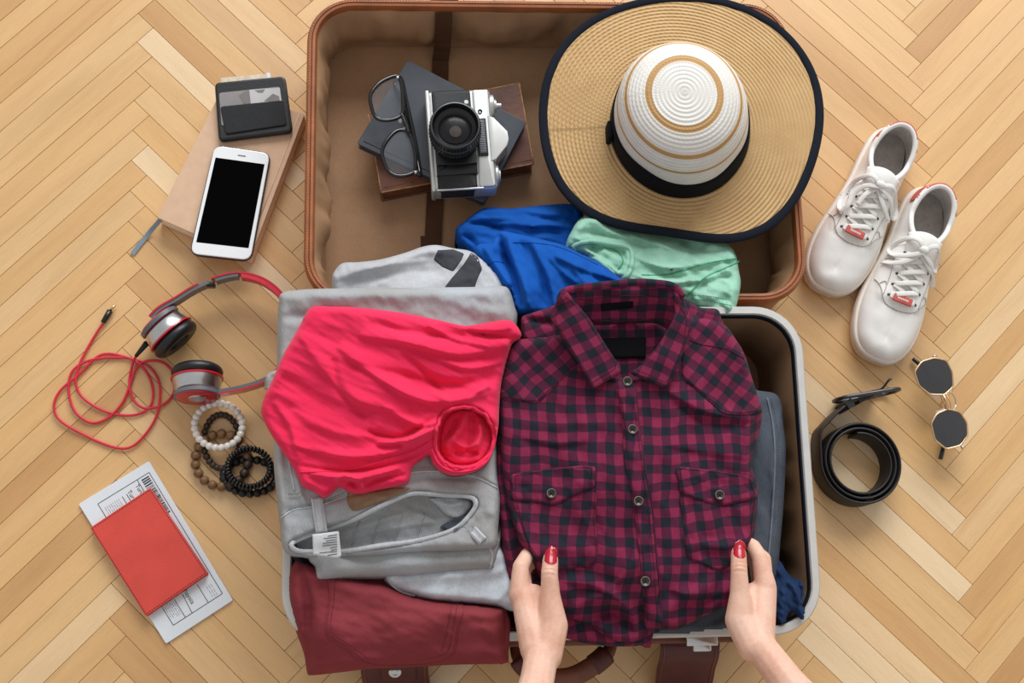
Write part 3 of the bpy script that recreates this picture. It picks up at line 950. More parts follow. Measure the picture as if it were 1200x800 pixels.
# --- pale blue jeans below the grey pair
t = thing('pale_jeans', 'pale washed blue denim jeans folded beneath the grey jeans', 'jeans', at(530, 680, 0.013))
o, H = cloth('denim_body', [(440, 640), (447, 672), (452, 682), (463, 692), (480, 697), (500, 702), (540, 706), (580, 710), (604, 716), (607, 704), (604, 690), (598, 670), (590, 645), (560, 620), (480, 620)], M['pale_denim'], t,
  ctrl=[(470, 680, .170), (530, 690, .178), (590, 695, .176), (560, 640, .178)], T=0.05, edge_r=10, edge_h=0.02,
  ridges=[([(452, 680), (520, 675), (600, 668)], 6, 0.004), ([(570, 712), (590, 695), (598, 670)], 5, 0.004)], noises=[(0.0035, 26, -60, 2.2, 6)])
seam('hem', H, [(453, 672), (458, 684), (470, 693), (486, 698)], M['denim_edge'], t, 0.0013)

# --- grey jeans
t = thing('grey_jeans', 'light grey denim jeans folded in the base with open waistband facing forward', 'jeans', at(455, 510, 0.013))
opening = [(341, 638), (352, 631), (375, 622), (400, 614), (416, 608), (436, 598), (457, 588), (484, 578), (520, 580), (550, 582), (558, 590), (550, 604), (532, 620), (495, 632), (442, 640), (401, 646), (365, 646), (348, 645)]
jr = [([(326, 352), (400, 346), (500, 344), (597, 344)], 12, 0.006), ([(330, 372), (420, 366)], 6, -0.004), ([(330, 470), (336, 560), (340, 610)], 4, -0.004), ([(345, 550), (352, 580), (360, 596)], 3, 0.004),
      ([(328, 600), (380, 588), (430, 575), (500, 560), (560, 562), (583, 575)], 3, -0.004),
      ([(520, 350), (560, 362), (600, 368)], 8, 0.004)]
o, H = cloth('denim_body', [(327, 350), (331, 343), (345, 340), (380, 338), (480, 337), (560, 336), (588, 335), (597, 340), (603, 358), (606, 376), (596, 430), (586, 500), (583, 550), (586, 585), (584, 618), (582, 640), (566, 645), (500, 648), (430, 652), (371, 654), (352, 652), (339, 650), (331, 641), (328, 615), (324, 580), (321, 545), (321, 500), (323, 455), (325, 421), (325, 380)], M['grey_denim'], t,
  ctrl=[(340, 350, .190), (590, 350, .195), (460, 345, .200), (330, 500, .185), (450, 480, .205), (560, 480, .194), (595, 450, .180), (590, 500, .182), (335, 620, .190), (450, 600, .212), (570, 600, .203), (450, 645, .195), (350, 640, .192)], T=0.11, edge_r=10, edge_h=0.020,
  ridges=jr, noises=[(0.003, 40, 10, 2.0, 1), (0.0012, 12, 60, 2, 5)], pits=[(opening, 5, -0.028), ([(508, 500), (530, 480), (560, 480), (580, 505), (572, 535), (545, 548), (515, 535)], 8, -0.018)], step=2.8)
body_H = H
# inside of the waistband
# dark inside faces: back panel and front panel of the open waist
class Flat:
    def __init__(s, z): s._z = z
    def z(s, Q): return s._z.z(np.asarray(Q, float)) if hasattr(s._z, 'z') else np.full(len(Q), s._z)
    def pts(s, P, lift=0.0): P = np.asarray(P, float); return Wn(P, s.z(P) + lift)
inn = offset(np.array(opening)[::-1] if False else np.array(opening, float), 0)
c_ = np.array(opening, float).mean(0)
inn = [tuple(c_ + (np.array(p) - c_) * 0.955) for p in opening]
o, Hi = cloth('waist_lining', inn, M['grey_denim_in'], t, base=H, off=0.0065, T=0.003, edge_r=3, edge_h=0.001, ridges=[([(400, 632), (450, 620), (500, 612), (540, 606)], 2.5, 0.0025), ([(470, 590), (500, 600), (520, 615)], 4, -0.003), ([(400, 625), (440, 612), (480, 600)], 3, 0.003)], noises=[(0.0015, 18, 20, 2, 9)], label='inside of the open waistband')
for k, x in enumerate((412, 436, 462, 488)):
    seam('inner_seam', Hi, [(x, 640 - (x - 400) * .09), (x + 4, 628 - (x - 400) * .12), (x + 10, 612 - (x - 400) * .12)], M['grey_denim_in'], t, 0.0010)
pocket_bag = cloth('pocket_lining', [(505, 583), (545, 584), (553, 592), (540, 606), (525, 604), (512, 592)], M['denim_edge'], t, base=Hi, off=0.0055, T=0.003, edge_r=5, edge_h=0.003, step=2, ridges=[([(512, 588), (530, 592), (545, 588)], 3, 0.003)], label='pale pocket lining')
cloth('inner_tag', [(516, 617), (536, 606), (548, 604), (534, 620)], M['charcoal_denim'], t, base=Hi, off=0.006, T=0.003, edge_r=3, edge_h=0.001, step=2)
# thick rolled edge of the waistband
P = resample(catmull(opening, 5), 3)
def edge_z(P, up): 
    z = body_H.z(P); return z
d_ = np.array(P) - c_
Po = P + d_ / np.linalg.norm(d_, axis=1)[:, None] * 3.0
pts = Wn(P, body_H.z(Po) + 0.0015)
obj('waistband_edge', *tube(pts, 0.0026, 8, True), M['denim_edge'], t, label='pale rolled waistband edge')
Pi = P - d_ / np.linalg.norm(d_, axis=1)[:, None] * 2.2
obj('waistband_stitch', *tube(Wn(Pi, body_H.z(Po) - 0.002), 0.0012, 6, True), M['denim_edge'], t)
seam('waistband_seam', H, [(329, 607), (345, 597), (375, 592), (407, 580), (445, 565), (485, 553), (530, 553), (560, 560), (583, 572)], M['denim_edge'], t, 0.0009)
stitches('waistband_stitching', H, [(330, 603), (345, 594), (375, 588), (407, 576), (445, 561), (485, 549), (530, 549), (560, 556), (583, 568)], M['grey_denim_in'], t)
# side seam, coin pocket, hem on the left
seam('side_seam', H, [(336, 500), (339, 540), (345, 575)], M['denim_edge'], t, 0.0012)
stitches('pocket_stitching', H, [(338, 578), (352, 576), (356, 555)], M['grey_denim_in'], t)
stitches('pocket_stitching', H, [(339, 583), (354, 580), (360, 556)], M['grey_denim_in'], t)
# belt loops
def loop(pa, pb, w):
    pa = np.array(pa, float); pb = np.array(pb, float); d = (pb - pa) / np.linalg.norm(pb - pa); n = np.array([-d[1], d[0]])
    o, Hl = cloth('belt_loop', [tuple(pa - n * w), tuple(pa + n * w), tuple(pb + n * w), tuple(pb - n * w)], M['denim_edge'], t, base=body_H if False else Cloth([(pa[0], pa[1], Lz(pa)), (pb[0], pb[1], Lz(pb))], 8), off=0.004, T=0.0025, smooth=0, edge_r=2, edge_h=0.001, step=2, ridges=[([tuple(pa), tuple(pb)], 2, -0.001, 'full')])
    for e in (-1, 1): stitches('loop_stitching', Hl, [tuple(pa + n * w * .6 * e), tuple(pb + n * w * .6 * e)], M['grey_denim'], o, lift=0.0015)
def Lz(p): 
    return float(max(body_H.z([(p[0], p[1])])[0], body_H.z([(p[0] - 6, p[1] - 12)])[0]))
loop((371, 583), (377, 624), 7)
loop((545, 612), (566, 634), 6)
# leather patch and care label
o, Hp = cloth('leather_patch', [(407, 578), (430, 575), (470, 571), (480, 573), (458, 583), (436, 592), (413, 598)], M['patch_leather'], t, base=H, off=0.002, T=0.002, edge_r=2, edge_h=0.001, step=2, smooth=3, label='brown leather brand patch')
Lc = Cloth([(380, 626, .2035), (383, 652, .199)], 8)
o, Hc = cloth('care_label', [(366, 626), (397, 622), (400, 651), (396, 654), (367, 650)], M['label_white'], t, base=Lc, off=0.004, T=0.001, edge_r=2, edge_h=0.0005, smooth=0, step=2, label='white care label with printed lines')
rl = random.Random(3)
pr = []
for k in range(9):
    y = 627 + k * 2.8
    pr.append(tube(Hc.pts(resample([(394 - rl.uniform(6, 22), y + 1.0), (395, y - .8)], 3, False), 0.0003), 0.0003, 4))
obj('printed_lines', *merge(*pr), M['ink'], o)
# the doubled leg below the waistband
o, Hb = cloth('lower_fold', [(362, 640), (420, 640), (500, 636), (560, 632), (582, 630), (586, 612), (586, 640), (581, 662), (576, 668), (540, 671), (500, 674), (450, 678), (400, 679), (376, 680), (370, 676), (369, 664), (362, 656)], M['grey_denim'], t,
  ctrl=[(380, 655, .186), (480, 655, .190), (570, 645, .190), (450, 672, .180)], T=0.03, edge_r=14, edge_h=0.022, ridges=[([(372, 660), (376, 676)], 3, -0.005), ([(380, 662), (470, 660), (575, 652)], 8, 0.003)], noises=[(0.0015, 20, 0, 3, 2)], step=2.5, smooth=4)
seam('outseam', Hb, [(571, 636), (577, 650), (574, 666)], M['denim_edge'], t, 0.0010)
# hem turned out at the left
cloth('hem_corner', [(312, 440), (322, 434), (332, 434), (332, 456), (320, 460), (311, 455)], M['grey_denim'], t, ctrl=[(320, 447, .190)], T=0.02, edge_r=4, edge_h=0.01, step=2, noises=[(0.002, 8, 0, 1, 3)])

# --- maroon trousers
t = thing('maroon_trousers', 'maroon cotton trousers folded with a back pocket showing, hanging over the front rim', 'trousers', at(465, 720, 0.013))
o, H = cloth('trouser_body', [(341, 662), (350, 655), (380, 665), (424, 680), (450, 684), (484, 699), (540, 706), (588, 711), (592, 714), (594, 740), (596, 770), (592, 777), (560, 778), (525, 779), (470, 782), (429, 784), (395, 788), (365, 791), (360, 788), (356, 765), (347, 740), (340, 712), (337, 690), (338, 672)], M['maroon'], t,
  ctrl=[(350, 680, .172), (450, 690, .185), (580, 725, .186), (470, 730, .192), (400, 740, .188), (345, 730, .165), (360, 780, .150), (450, 772, .170), (580, 765, .175), (520, 779, .160)], T=0.045, edge_r=15, edge_h=0.035, zmin=0.06,
  ridges=[([(352, 660), (360, 690), (363, 712), (361, 750), (364, 786)], 4, -0.009, 1.8), ([(344, 690), (352, 730), (358, 770)], 5, 0.004), ([(370, 690), (372, 730), (374, 770)], 9, 0.004), ([(565, 730), (578, 745), (590, 750)], 6, 0.003)],
  noises=[(0.0035, 36, 5, 2.5, 2), (0.0012, 10, 20, 3, 6)], soft=18)
pk = [(388, 672), (386, 705), (382, 740), (404, 758), (431, 777), (470, 779), (502, 777), (529, 768), (536, 740), (542, 706)]
o2, Hk = cloth('back_pocket', pk + [(500, 690), (450, 676)], M['maroon'], t, base=H, off=0.0022, T=0.003, edge_r=3, edge_h=0.0015, smooth=3, step=3, noises=[(0.0012, 20, 30, 2, 8)])
seam('pocket_edge', H, pk, M['maroon_dark'], o2, 0.0009, 0.0006, smooth=3)
stitches('pocket_stitching', Hk, [(393, 674), (391, 705), (388, 737), (408, 753), (432, 771)], M['maroon_seam'], o2)
stitches('pocket_stitching', Hk, [(536, 708), (530, 740), (524, 764), (502, 772)], M['maroon_seam'], o2)
stitches('pocket_stitching', Hk, [(529, 708), (524, 738), (517, 764)], M['maroon_seam'], o2, dash=1.5)
cloth('inner_layer', [(586, 708), (596, 722), (598, 740), (594, 772), (584, 776), (578, 740)], M['maroon'], t, ctrl=[(590, 740, .160)], T=0.05, edge_r=6, edge_h=0.01, zmin=0.06, noises=[(0.003, 12, 90, 2, 3)])

# --- grey printed t-shirt, blue and mint clothes lying across the hinge
t = thing('grey_tshirt', 'light grey jersey t-shirt with charcoal stripe print beside the blue garment', 't-shirt', at(480, 320, 0.013))
o, H = cloth('jersey_body', [(389, 326), (393, 316), (402, 308), (420, 307), (445, 304), (475, 296), (495, 289), (512, 287), (532, 291), (553, 295), (575, 312), (590, 330), (596, 350), (560, 360), (480, 358), (410, 356), (392, 345)], M['grey_jersey'], t,
  ctrl=[(400, 320, .125), (450, 315, .145), (510, 298, .135), (560, 315, .150), (480, 345, .165), (570, 345, .165)], T=0.08, edge_r=9, edge_h=0.02,
  ridges=[([(398, 325), (440, 312), (500, 305)], 4, 0.005), ([(405, 335), (460, 322), (520, 318)], 5, -0.004), ([(450, 308), (490, 297), (520, 296)], 4, 0.004), ([(392, 322), (400, 315), (408, 312)], 3, -0.005)], noises=[(0.004, 28, -15, 2.5, 5), (0.001, 9, 30, 1, 5)], step=2.5)
cloth('print_stripe', [(513, 293), (531, 292), (544, 297), (540, 306), (531, 318), (519, 313), (508, 304)], M['print_dark'], t, base=H, off=0.0006, T=0.0008, edge_r=2, edge_h=0.0003, smooth=0, step=2.5)
cloth('print_stripe', [(552, 296), (560, 301), (565, 315), (559, 328), (556, 338), (520, 338), (529, 326), (543, 310)], M['print_dark'], t, base=H, off=0.0006, T=0.0008, edge_r=2, edge_h=0.0003, smooth=0, step=2.5)

t = thing('blue_garment', 'royal blue cotton garment crumpled across the hinge between grey and mint shirts', 'clothing', at(630, 300, 0.013))
cloth('back_fold', [(534, 275), (536, 266), (545, 259), (556, 250), (571, 243), (600, 244), (640, 240), (672, 239), (682, 246), (684, 265), (675, 290), (640, 310), (590, 310), (560, 300), (545, 290)], M['blue'], t,
  ctrl=[(545, 270, .085), (580, 255, .085), (660, 250, .095), (620, 285, .125)], T=0.07, edge_r=8, edge_h=0.022,
  ridges=[([(545, 262), (565, 262), (590, 268)], 2.5, -0.012), ([(560, 252), (600, 252), (660, 256)], 3, -0.007), ([(676, 266), (620, 264), (574, 262)], 2, 0.008, 4.0), ([(672, 252), (620, 254), (560, 256)], 2, 0.006, 3.0), ([(541, 275), (552, 280), (560, 292)], 2.5, -0.006)], noises=[(0.006, 20, 15, 3, 7), (0.002, 8, 10, 3, 2)], step=2.5)
o, H = cloth('front_fold', [(556, 292), (562, 286), (575, 284), (584, 273), (592, 271), (620, 277), (657, 286), (680, 297), (703, 308), (722, 322), (736, 336), (715, 350), (680, 362), (640, 368), (612, 370), (603, 358), (597, 340), (580, 332), (565, 322), (558, 308)], M['blue'], t,
  ctrl=[(570, 300, .135), (590, 280, .140), (650, 300, .165), (700, 325, .170), (620, 345, .180), (680, 350, .180)], T=0.07, edge_r=8, edge_h=0.02,
  ridges=[([(586, 274), (592, 300), (604, 330), (610, 360)], 3, -0.020, 1.4), ([(620, 364), (616, 340), (602, 305), (594, 276)], 2.5, 0.012, 4.0), ([(598, 336), (580, 310), (566, 288)], 2, 0.011, 3.5), ([(650, 362), (642, 325), (622, 284)], 2, 0.009, 5.0), ([(704, 345), (672, 330), (642, 300)], 2, 0.008, 5.0), ([(730, 330), (690, 318), (650, 300)], 2, 0.007, 4.0), ([(560, 300), (572, 318), (585, 330)], 2.5, -0.010), ([(612, 280), (635, 320), (640, 360)], 5, -0.007), ([(640, 290), (680, 320), (700, 350)], 6, 0.007)],
  noises=[(0.005, 24, 60, 2.5, 3), (0.0022, 9, 55, 3, 8)], step=2.5)
seam('seam', H, [(601, 284), (620, 284), (650, 288), (676, 298), (700, 310)], M['blue_seam'], t, 0.0008)
seam('seam', H, [(566, 311), (580, 306), (590, 308)], M['blue_seam'], t, 0.0008)

t = thing('mint_shirt', 'mint green jersey top crumpled under the straw hat brim', 't-shirt', at(770, 310, 0.013))
cuff = [(672, 289), (690, 283), (715, 286), (735, 290), (741, 300), (738, 318), (728, 327), (716, 318), (700, 304), (680, 298)]
o, H = cloth('jersey_body', [(664, 286), (670, 270), (680, 256), (700, 250), (740, 248), (790, 262), (830, 276), (852, 286), (862, 298), (866, 318), (868, 332), (865, 350), (860, 366), (852, 372), (838, 365), (820, 360), (806, 352), (780, 345), (750, 338), (732, 330), (716, 320), (695, 303), (675, 295)], M['mint'], t,
  ctrl=[(680, 275, .135), (740, 270, .105), (800, 280, .105), (850, 300, .120), (720, 305, .165), (780, 320, .160), (840, 345, .160), (855, 365, .145)], T=0.07, edge_r=8, edge_h=0.02,
  ridges=[([(862, 302), (830, 308), (780, 314), (745, 302)], 2, 0.009, 4.0), ([(858, 318), (820, 328), (780, 332), (748, 326)], 2, 0.008, 3.5), ([(748, 312), (790, 325), (840, 318)], 4, -0.006), ([(806, 300), (770, 286), (730, 276), (690, 268)], 2.5, 0.009, 4.0), ([(700, 262), (740, 266), (790, 282)], 4, -0.005), ([(800, 350), (822, 328), (858, 312)], 4, 0.005), ([(675, 275), (700, 272), (720, 278)], 4, -0.005), ([(845, 325), (858, 340), (852, 368)], 4, 0.004)],
  noises=[(0.006, 20, 20, 2.2, 11), (0.0028, 9, 35, 2.5, 2)], pits=[([(690, 289), (715, 290), (732, 294), (733, 308), (726, 318), (712, 308), (698, 298)], 3, -0.012)], step=2.4)
P = resample(catmull(cuff, 5), 2.5)
obj('sleeve_hem', *tube(Wn(P, H.z(P) + 0.002), 0.0028, 8, True), M['mint'], t)
seam('seam', H, [(668, 288), (690, 286), (720, 293), (730, 305), (724, 316)], M['mint_seam'], t, 0.0010)
seam('seam', H, [(805, 347), (825, 326), (850, 314), (866, 306)], M['mint_seam'], t, 0.0012)
seam('seam', H, [(752, 322), (785, 321), (830, 308), (862, 303)], M['mint_seam'], t, 0.0009)
stitches('hem_stitching', H, [(810, 350), (830, 352), (858, 358)], M['mint_seam'], t)
stitches('hem_stitching', H, [(808, 345), (832, 347), (860, 352)], M['mint_seam'], t)

# --- coral red t-shirt on top of the grey jeans
t = thing('red_tshirt', 'coral red jersey t-shirt draped over the grey jeans with one sleeve opening up', 't-shirt', at(455, 465, 0.19))
sl = [(513, 498), (520, 484), (534, 478), (550, 477), (566, 484), (576, 498), (579, 516), (572, 535), (556, 546), (535, 548), (519, 540), (510, 522)]
rr = [([(420, 392), (480, 402), (540, 415), (598, 404)], 7, 0.010, 1.6), ([(400, 425), (470, 440), (530, 452), (590, 436)], 6, -0.008, 1.5), ([(395, 405), (440, 440), (500, 470), (572, 462)], 6, 0.010, 1.8), ([(430, 378), (490, 390), (560, 396)], 5, -0.005),
      ([(350, 390), (385, 440), (420, 470), (480, 480)], 8, 0.007, 1.6), ([(330, 440), (380, 470), (430, 490)], 7, -0.006, 1.5), ([(450, 478), (490, 498), (515, 494)], 4, 0.010), ([(430, 505), (470, 512), (510, 488)], 3, -0.009),
      ([(440, 520), (480, 516), (515, 500)], 4, 0.011), ([(340, 520), (400, 535), (460, 530), (508, 510)], 4, 0.007), ([(350, 545), (410, 552), (470, 541), (508, 522)], 2.5, -0.007), ([(362, 556), (420, 561), (470, 548)], 3.5, 0.009), ([(395, 566), (402, 558), (420, 564), (425, 577)], 3, 0.010), ([(404, 572), (411, 566), (418, 572)], 2.5, -0.006), ([(424, 572), (445, 562), (478, 555)], 2.5, -0.006), ([(505, 372), (560, 388), (600, 384)], 5, 0.006), ([(545, 386), (570, 393), (605, 396)], 3, -0.008), ([(470, 412), (500, 440), (520, 462)], 4, -0.006), ([(320, 470), (340, 500), (350, 540)], 5, 0.006), ([(390, 420), (400, 460), (440, 500)], 5, -0.005), ([(510, 420), (550, 432), (590, 424)], 4, 0.006), ([(500, 380), (530, 396), (580, 408)], 4, 0.006), ([(340, 480), (390, 505), (440, 512)], 5, 0.005),
      ([(548, 477), (556, 462), (575, 452)], 5, 0.006), ([(530, 480), (520, 466), (500, 458)], 5, 0.006), ([(513, 500), (500, 506), (470, 522)], 4, 0.007)]
rr = [(r[0][::-1], r[1] * .5, r[2], 3.2) if r[2] >= .006 and r[0][-1][0] > r[0][0][0] + 20 else r for r in rr]
o, H = cloth('jersey_body', [(352, 380), (358, 368), (367, 359), (390, 359), (418, 360), (469, 366), (510, 374), (540, 381), (553, 381), (575, 377), (596, 375), (606, 382), (611, 393), (604, 399), (599, 405), (592, 430), (587, 452), (585, 480), (584, 500), (580, 521), (573, 539), (560, 550), (545, 555), (529, 556), (515, 551), (506, 541), (503, 533), (490, 541), (483, 548), (480, 562), (472, 568), (450, 573), (425, 579), (410, 577), (398, 571), (388, 578), (379, 583), (366, 575), (354, 569), (344, 549), (330, 528), (317, 508), (308, 490), (306, 478), (311, 461), (320, 443), (332, 415), (342, 398)], M['pink'], t,
  ctrl=[(365, 370, .210), (450, 380, .222), (590, 385, .216), (330, 450, .207), (312, 478, .194), (450, 450, .230), (545, 440, .220), (588, 440, .204), (583, 475, .203), (340, 530, .207), (450, 530, .220), (548, 480, .236), (545, 540, .230), (400, 570, .219), (470, 560, .223)], T=0.018, edge_r=9, edge_h=0.016,
  ridges=rr, noises=[(0.0035, 40, 22, 3.0, 12), (0.0015, 12, 24, 5.0, 3), (0.0006, 5, 30, 5.0, 7)], pits=[(sl, 5, -0.030)], step=2.2)
P = resample(catmull(sl, 5), 2.5); c2 = P.mean(0); d2 = P - c2; d2 /= np.linalg.norm(d2, axis=1)[:, None]
rimz = H.z(P + d2 * 5)
wv = perlin(P[:, 0] / 9, P[:, 1] / 9, 3); wv2 = perlin(P[:, 0] / 7, P[:, 1] / 7, 9)
V_, F_ = tube(Wn(P + d2 * (wv2 * 1.6)[:, None], rimz - 0.0005 + 0.003 * wv), 0.0017, 7, True)
obj('sleeve_hem', V_, F_, M['pink'], t)
lowr = [p for p in np.roll(P + d2 * 4.5, len(P) // 4, 0) if p[1] > 505]
seam('hem_stitch', H, [(506, 527), (514, 543), (530, 552), (552, 551), (570, 541), (580, 520), (582, 500)], M['pink_seam'], t, 0.0007, 0.0002)
seam('side_seam', H, [(352, 553), (400, 551), (450, 540), (490, 526), (510, 512)], M['pink_seam'], t, 0.0009)
o, Hs = cloth('sleeve_inside', [(519, 500), (530, 484), (548, 481), (564, 489), (573, 505), (574, 520), (565, 536), (548, 543), (530, 541), (517, 528)], M['pink'], t, base=H, off=0.004, T=0.002, edge_r=4, edge_h=0.002,
  ridges=[([(546, 481), (540, 500), (527, 520), (524, 532)], 3.0, 0.010, 1.5), ([(552, 483), (553, 508), (547, 530)], 3, -0.010), ([(560, 488), (563, 508), (556, 528)], 3.0, 0.009), ([(530, 515), (545, 524), (562, 519)], 3, 0.007), ([(536, 490), (530, 505), (521, 515)], 2.5, -0.008), ([(532, 530), (548, 533), (560, 530)], 3, -0.008)], step=1.8)

# --- plaid shirt
t = thing('plaid_shirt', 'red and navy gingham flannel shirt neatly folded, held by two hands', 'shirt', at(740, 560, 0.19))
cloth('back_layer', [(588, 470), (582, 500), (580, 540), (582, 580), (586, 620), (592, 665), (600, 688), (615, 712), (640, 738), (680, 752), (715, 757), (750, 756), (765, 745), (765, 600), (700, 480)], M['plaid'], t,
  ctrl=[(585, 560, .182), (600, 690, .176), (680, 745, .172), (740, 750, .176), (680, 600, .185)], T=0.012, edge_r=8, edge_h=0.012, uvf=uv_rot(6, 600, 600), ridges=[([(590, 600), (600, 660), (615, 700)], 5, 0.004)], noises=[(0.003, 30, 80, 2, 5)])
cloth('folded_sleeve', [(611, 378), (613, 370), (625, 366), (640, 361), (660, 356), (700, 360), (690, 400), (650, 400), (615, 400)], M['plaid'], t, ctrl=[(620, 380, .188), (660, 370, .195)], T=0.015, edge_r=6, edge_h=0.010, uvf=uv_rot(25, 630, 380), ridges=[([(613, 373), (630, 376), (650, 380)], 4, -0.006)], step=2.5)
cloth('folded_sleeve', [(795, 350), (820, 360), (840, 362), (845, 372), (846, 390), (800, 400)], M['plaid'], t, ctrl=[(830, 370, .188)], T=0.015, edge_r=6, edge_h=0.010, uvf=uv_rot(-20, 820, 380), step=2.5)
body = [(584, 466), (587, 446), (593, 422), (599, 402), (613, 397), (640, 394), (665, 392), (690, 425), (705, 436), (735, 442), (760, 436), (780, 420), (805, 372), (822, 372), (840, 376), (853, 384), (864, 400), (873, 416), (882, 445), (890, 470), (893, 486), (890, 505), (883, 528), (881, 546), (886, 562), (888, 578), (887, 598), (885, 620), (882, 634), (872, 655), (864, 685), (857, 705), (840, 716), (823, 722), (806, 732), (792, 738), (776, 738), (765, 739), (760, 747), (746, 752), (730, 754), (718, 751), (708, 745), (693, 734), (678, 728), (664, 724), (650, 708), (636, 682), (622, 655), (611, 638), (602, 615), (595, 590), (590, 562), (587, 530), (585, 495)]
br_ = [([(600, 440), (620, 480), (625, 540)], 12, 0.003), ([(600, 490), (640, 500), (690, 495), (720, 505)], 6, 0.002), ([(725, 445), (728, 470), (735, 500), (740, 540)], 4, 0.004), ([(755, 450), (760, 500), (762, 560)], 6, -0.002), ([(870, 440), (876, 500), (872, 540)], 5, 0.004), ([(893, 486), (885, 505), (880, 530)], 4, -0.006),
       ([(790, 470), (830, 495), (875, 500)], 6, -0.004), ([(886, 492), (825, 482), (782, 458)], 2.5, 0.007, 4.0), ([(700, 700), (735, 668), (748, 610)], 2.5, 0.004, 4.0), ([(745, 742), (735, 715), (705, 690), (660, 680)], 2.5, 0.006, 4.0), ([(862, 690), (820, 700), (785, 690)], 2.5, 0.005, 4.0), ([(690, 515), (650, 520), (600, 508)], 2.5, 0.003, 4.0), ([(870, 535), (830, 530), (775, 520)], 2.5, 0.003, 4.0), ([(625, 655), (650, 640), (690, 650)], 8, 0.004), ([(640, 690), (680, 670), (730, 690)], 9, -0.004), ([(664, 720), (700, 700), (740, 715)], 8, 0.006), ([(690, 732), (720, 715), (745, 745)], 7, -0.009), ([(755, 700), (752, 725), (755, 750)], 5, -0.008), ([(770, 735), (800, 700), (850, 680)], 9, 0.005), ([(820, 722), (840, 690), (862, 660)], 8, -0.005), ([(880, 630), (850, 640), (810, 636)], 7, 0.006), ([(600, 600), (612, 630), (630, 655)], 5, 0.004)]
o, H = cloth('shirt_front', body, M['plaid'], t,
  ctrl=[(595, 440, .196), (620, 400, .200), (735, 445, .214), (850, 390, .202), (885, 480, .192), (600, 560, .196), (740, 560, .216), (880, 580, .196), (630, 660, .198), (745, 660, .210), (865, 660, .198), (700, 735, .186), (745, 745, .182), (820, 720, .190)], T=0.012, edge_r=10, edge_h=0.014, uvf=uv_rot(-2.0, 740, 560, 0.0045, 0.003), ridges=br_, noises=[(0.004, 55, 70, 1.8, 21), (0.0016, 22, 70, 2, 4)], step=2.6)
SH = H
# yokes
_, Hy = cloth('yoke', [(600, 402), (613, 398), (640, 394), (656, 394), (668, 412), (676, 426), (660, 444), (640, 464), (629, 472), (606, 470), (586, 467), (588, 448), (593, 424)], M['plaid'], t, base=H, off=0.0012, T=0.002, edge_r=2.5, edge_h=0.001, uvf=uv_rot(42, 630, 430), smooth=3, step=2.6)
stitches('yoke_stitching', Hy, [(588, 464), (606, 467), (628, 469), (640, 460), (660, 440), (672, 426)], M['thread'], t)
_, Hy = cloth('yoke', [(806, 382), (822, 373), (840, 377), (853, 385), (864, 401), (872, 416), (882, 446), (890, 470), (892, 484), (870, 486), (849, 485), (835, 474), (815, 456), (800, 442), (800, 410)], M['plaid'], t, base=H, off=0.0016, T=0.002, edge_r=2.5, edge_h=0.001, uvf=uv_rot(-40, 850, 430), smooth=3, step=2.6)
stitches('yoke_stitching', Hy, [(804, 443), (818, 455), (837, 471), (851, 481), (870, 483), (890, 481)], M['thread'], t)
seam('shoulder_seam', Hy, [(808, 398), (825, 404), (850, 408), (872, 420)], M['plum'], t, 0.0005, 0.0003)
# placket
pl = [(724, 446), (726, 468), (729, 490), (731, 530), (736, 560), (742, 590), (746, 621), (750, 655), (753, 690), (757, 736), (776, 736), (772, 690), (769, 654), (766, 621), (763, 590), (757, 560), (753, 530), (748, 490), (745, 464), (744, 446)]
o, Hp = cloth('button_placket', pl, M['plaid'], t, base=H, off=0.0024, T=0.003, edge_r=2.5, edge_h=0.0012, uvf=uv_rot(-3.0, 745, 560, 0.010, 0.008), smooth=3, step=2.4, noises=[(0.0015, 14, 85, 2.5, 9)])
seam('placket_edge', H, [(744, 446), (748, 490), (753, 530), (758, 560), (764, 590), (767, 621), (770, 654), (773, 690), (777, 736)], M['plum'], o, 0.0009, 0.0008)
stitches('placket_stitching', Hp, [(729, 470), (733, 510), (739, 560), (746, 600), (754, 660), (759, 730)], M['thread'], o, r=0.0003)
stitches('placket_stitching', Hp, [(743, 470), (748, 510), (753, 550), (760, 600), (765, 650), (771, 730)], M['thread'], o, r=0.0003)
def button(Hb, px, py, par, r=0.0055):
    c = Hb.pts([(px, py)], 0.0012)[0]
    v, f = lathe([(0, 0.0012), (r * .62, 0.0012), (r * .72, 0.0022), (r * .92, 0.0022), (r, 0.0012), (r, -0.0012)], 20)
    b = obj('button', v + c, f, M['button'], par, label='dark four-hole shirt button')
    ring = [c + np.array([r * .82 * math.cos(a), r * .82 * math.sin(a), 0.0023]) for a in np.linspace(0, 2 * math.pi, 19)[:-1]]
    obj('button_rim', *tube(ring, 0.0006, 5, True), M['button_rim'], b)
    q = 0.0013
    obj('button_thread', *merge(tube([c + (-q, -q, .0014), c + (q, q, .0014)], .0006, 4), tube([c + (-q, q, .0014), c + (q, -q, .0014)], .0006, 4)), M['thread'], b)
for p in ((735, 447), (741, 503), (748, 587), (756, 681)): button(Hp, p[0], p[1], t)
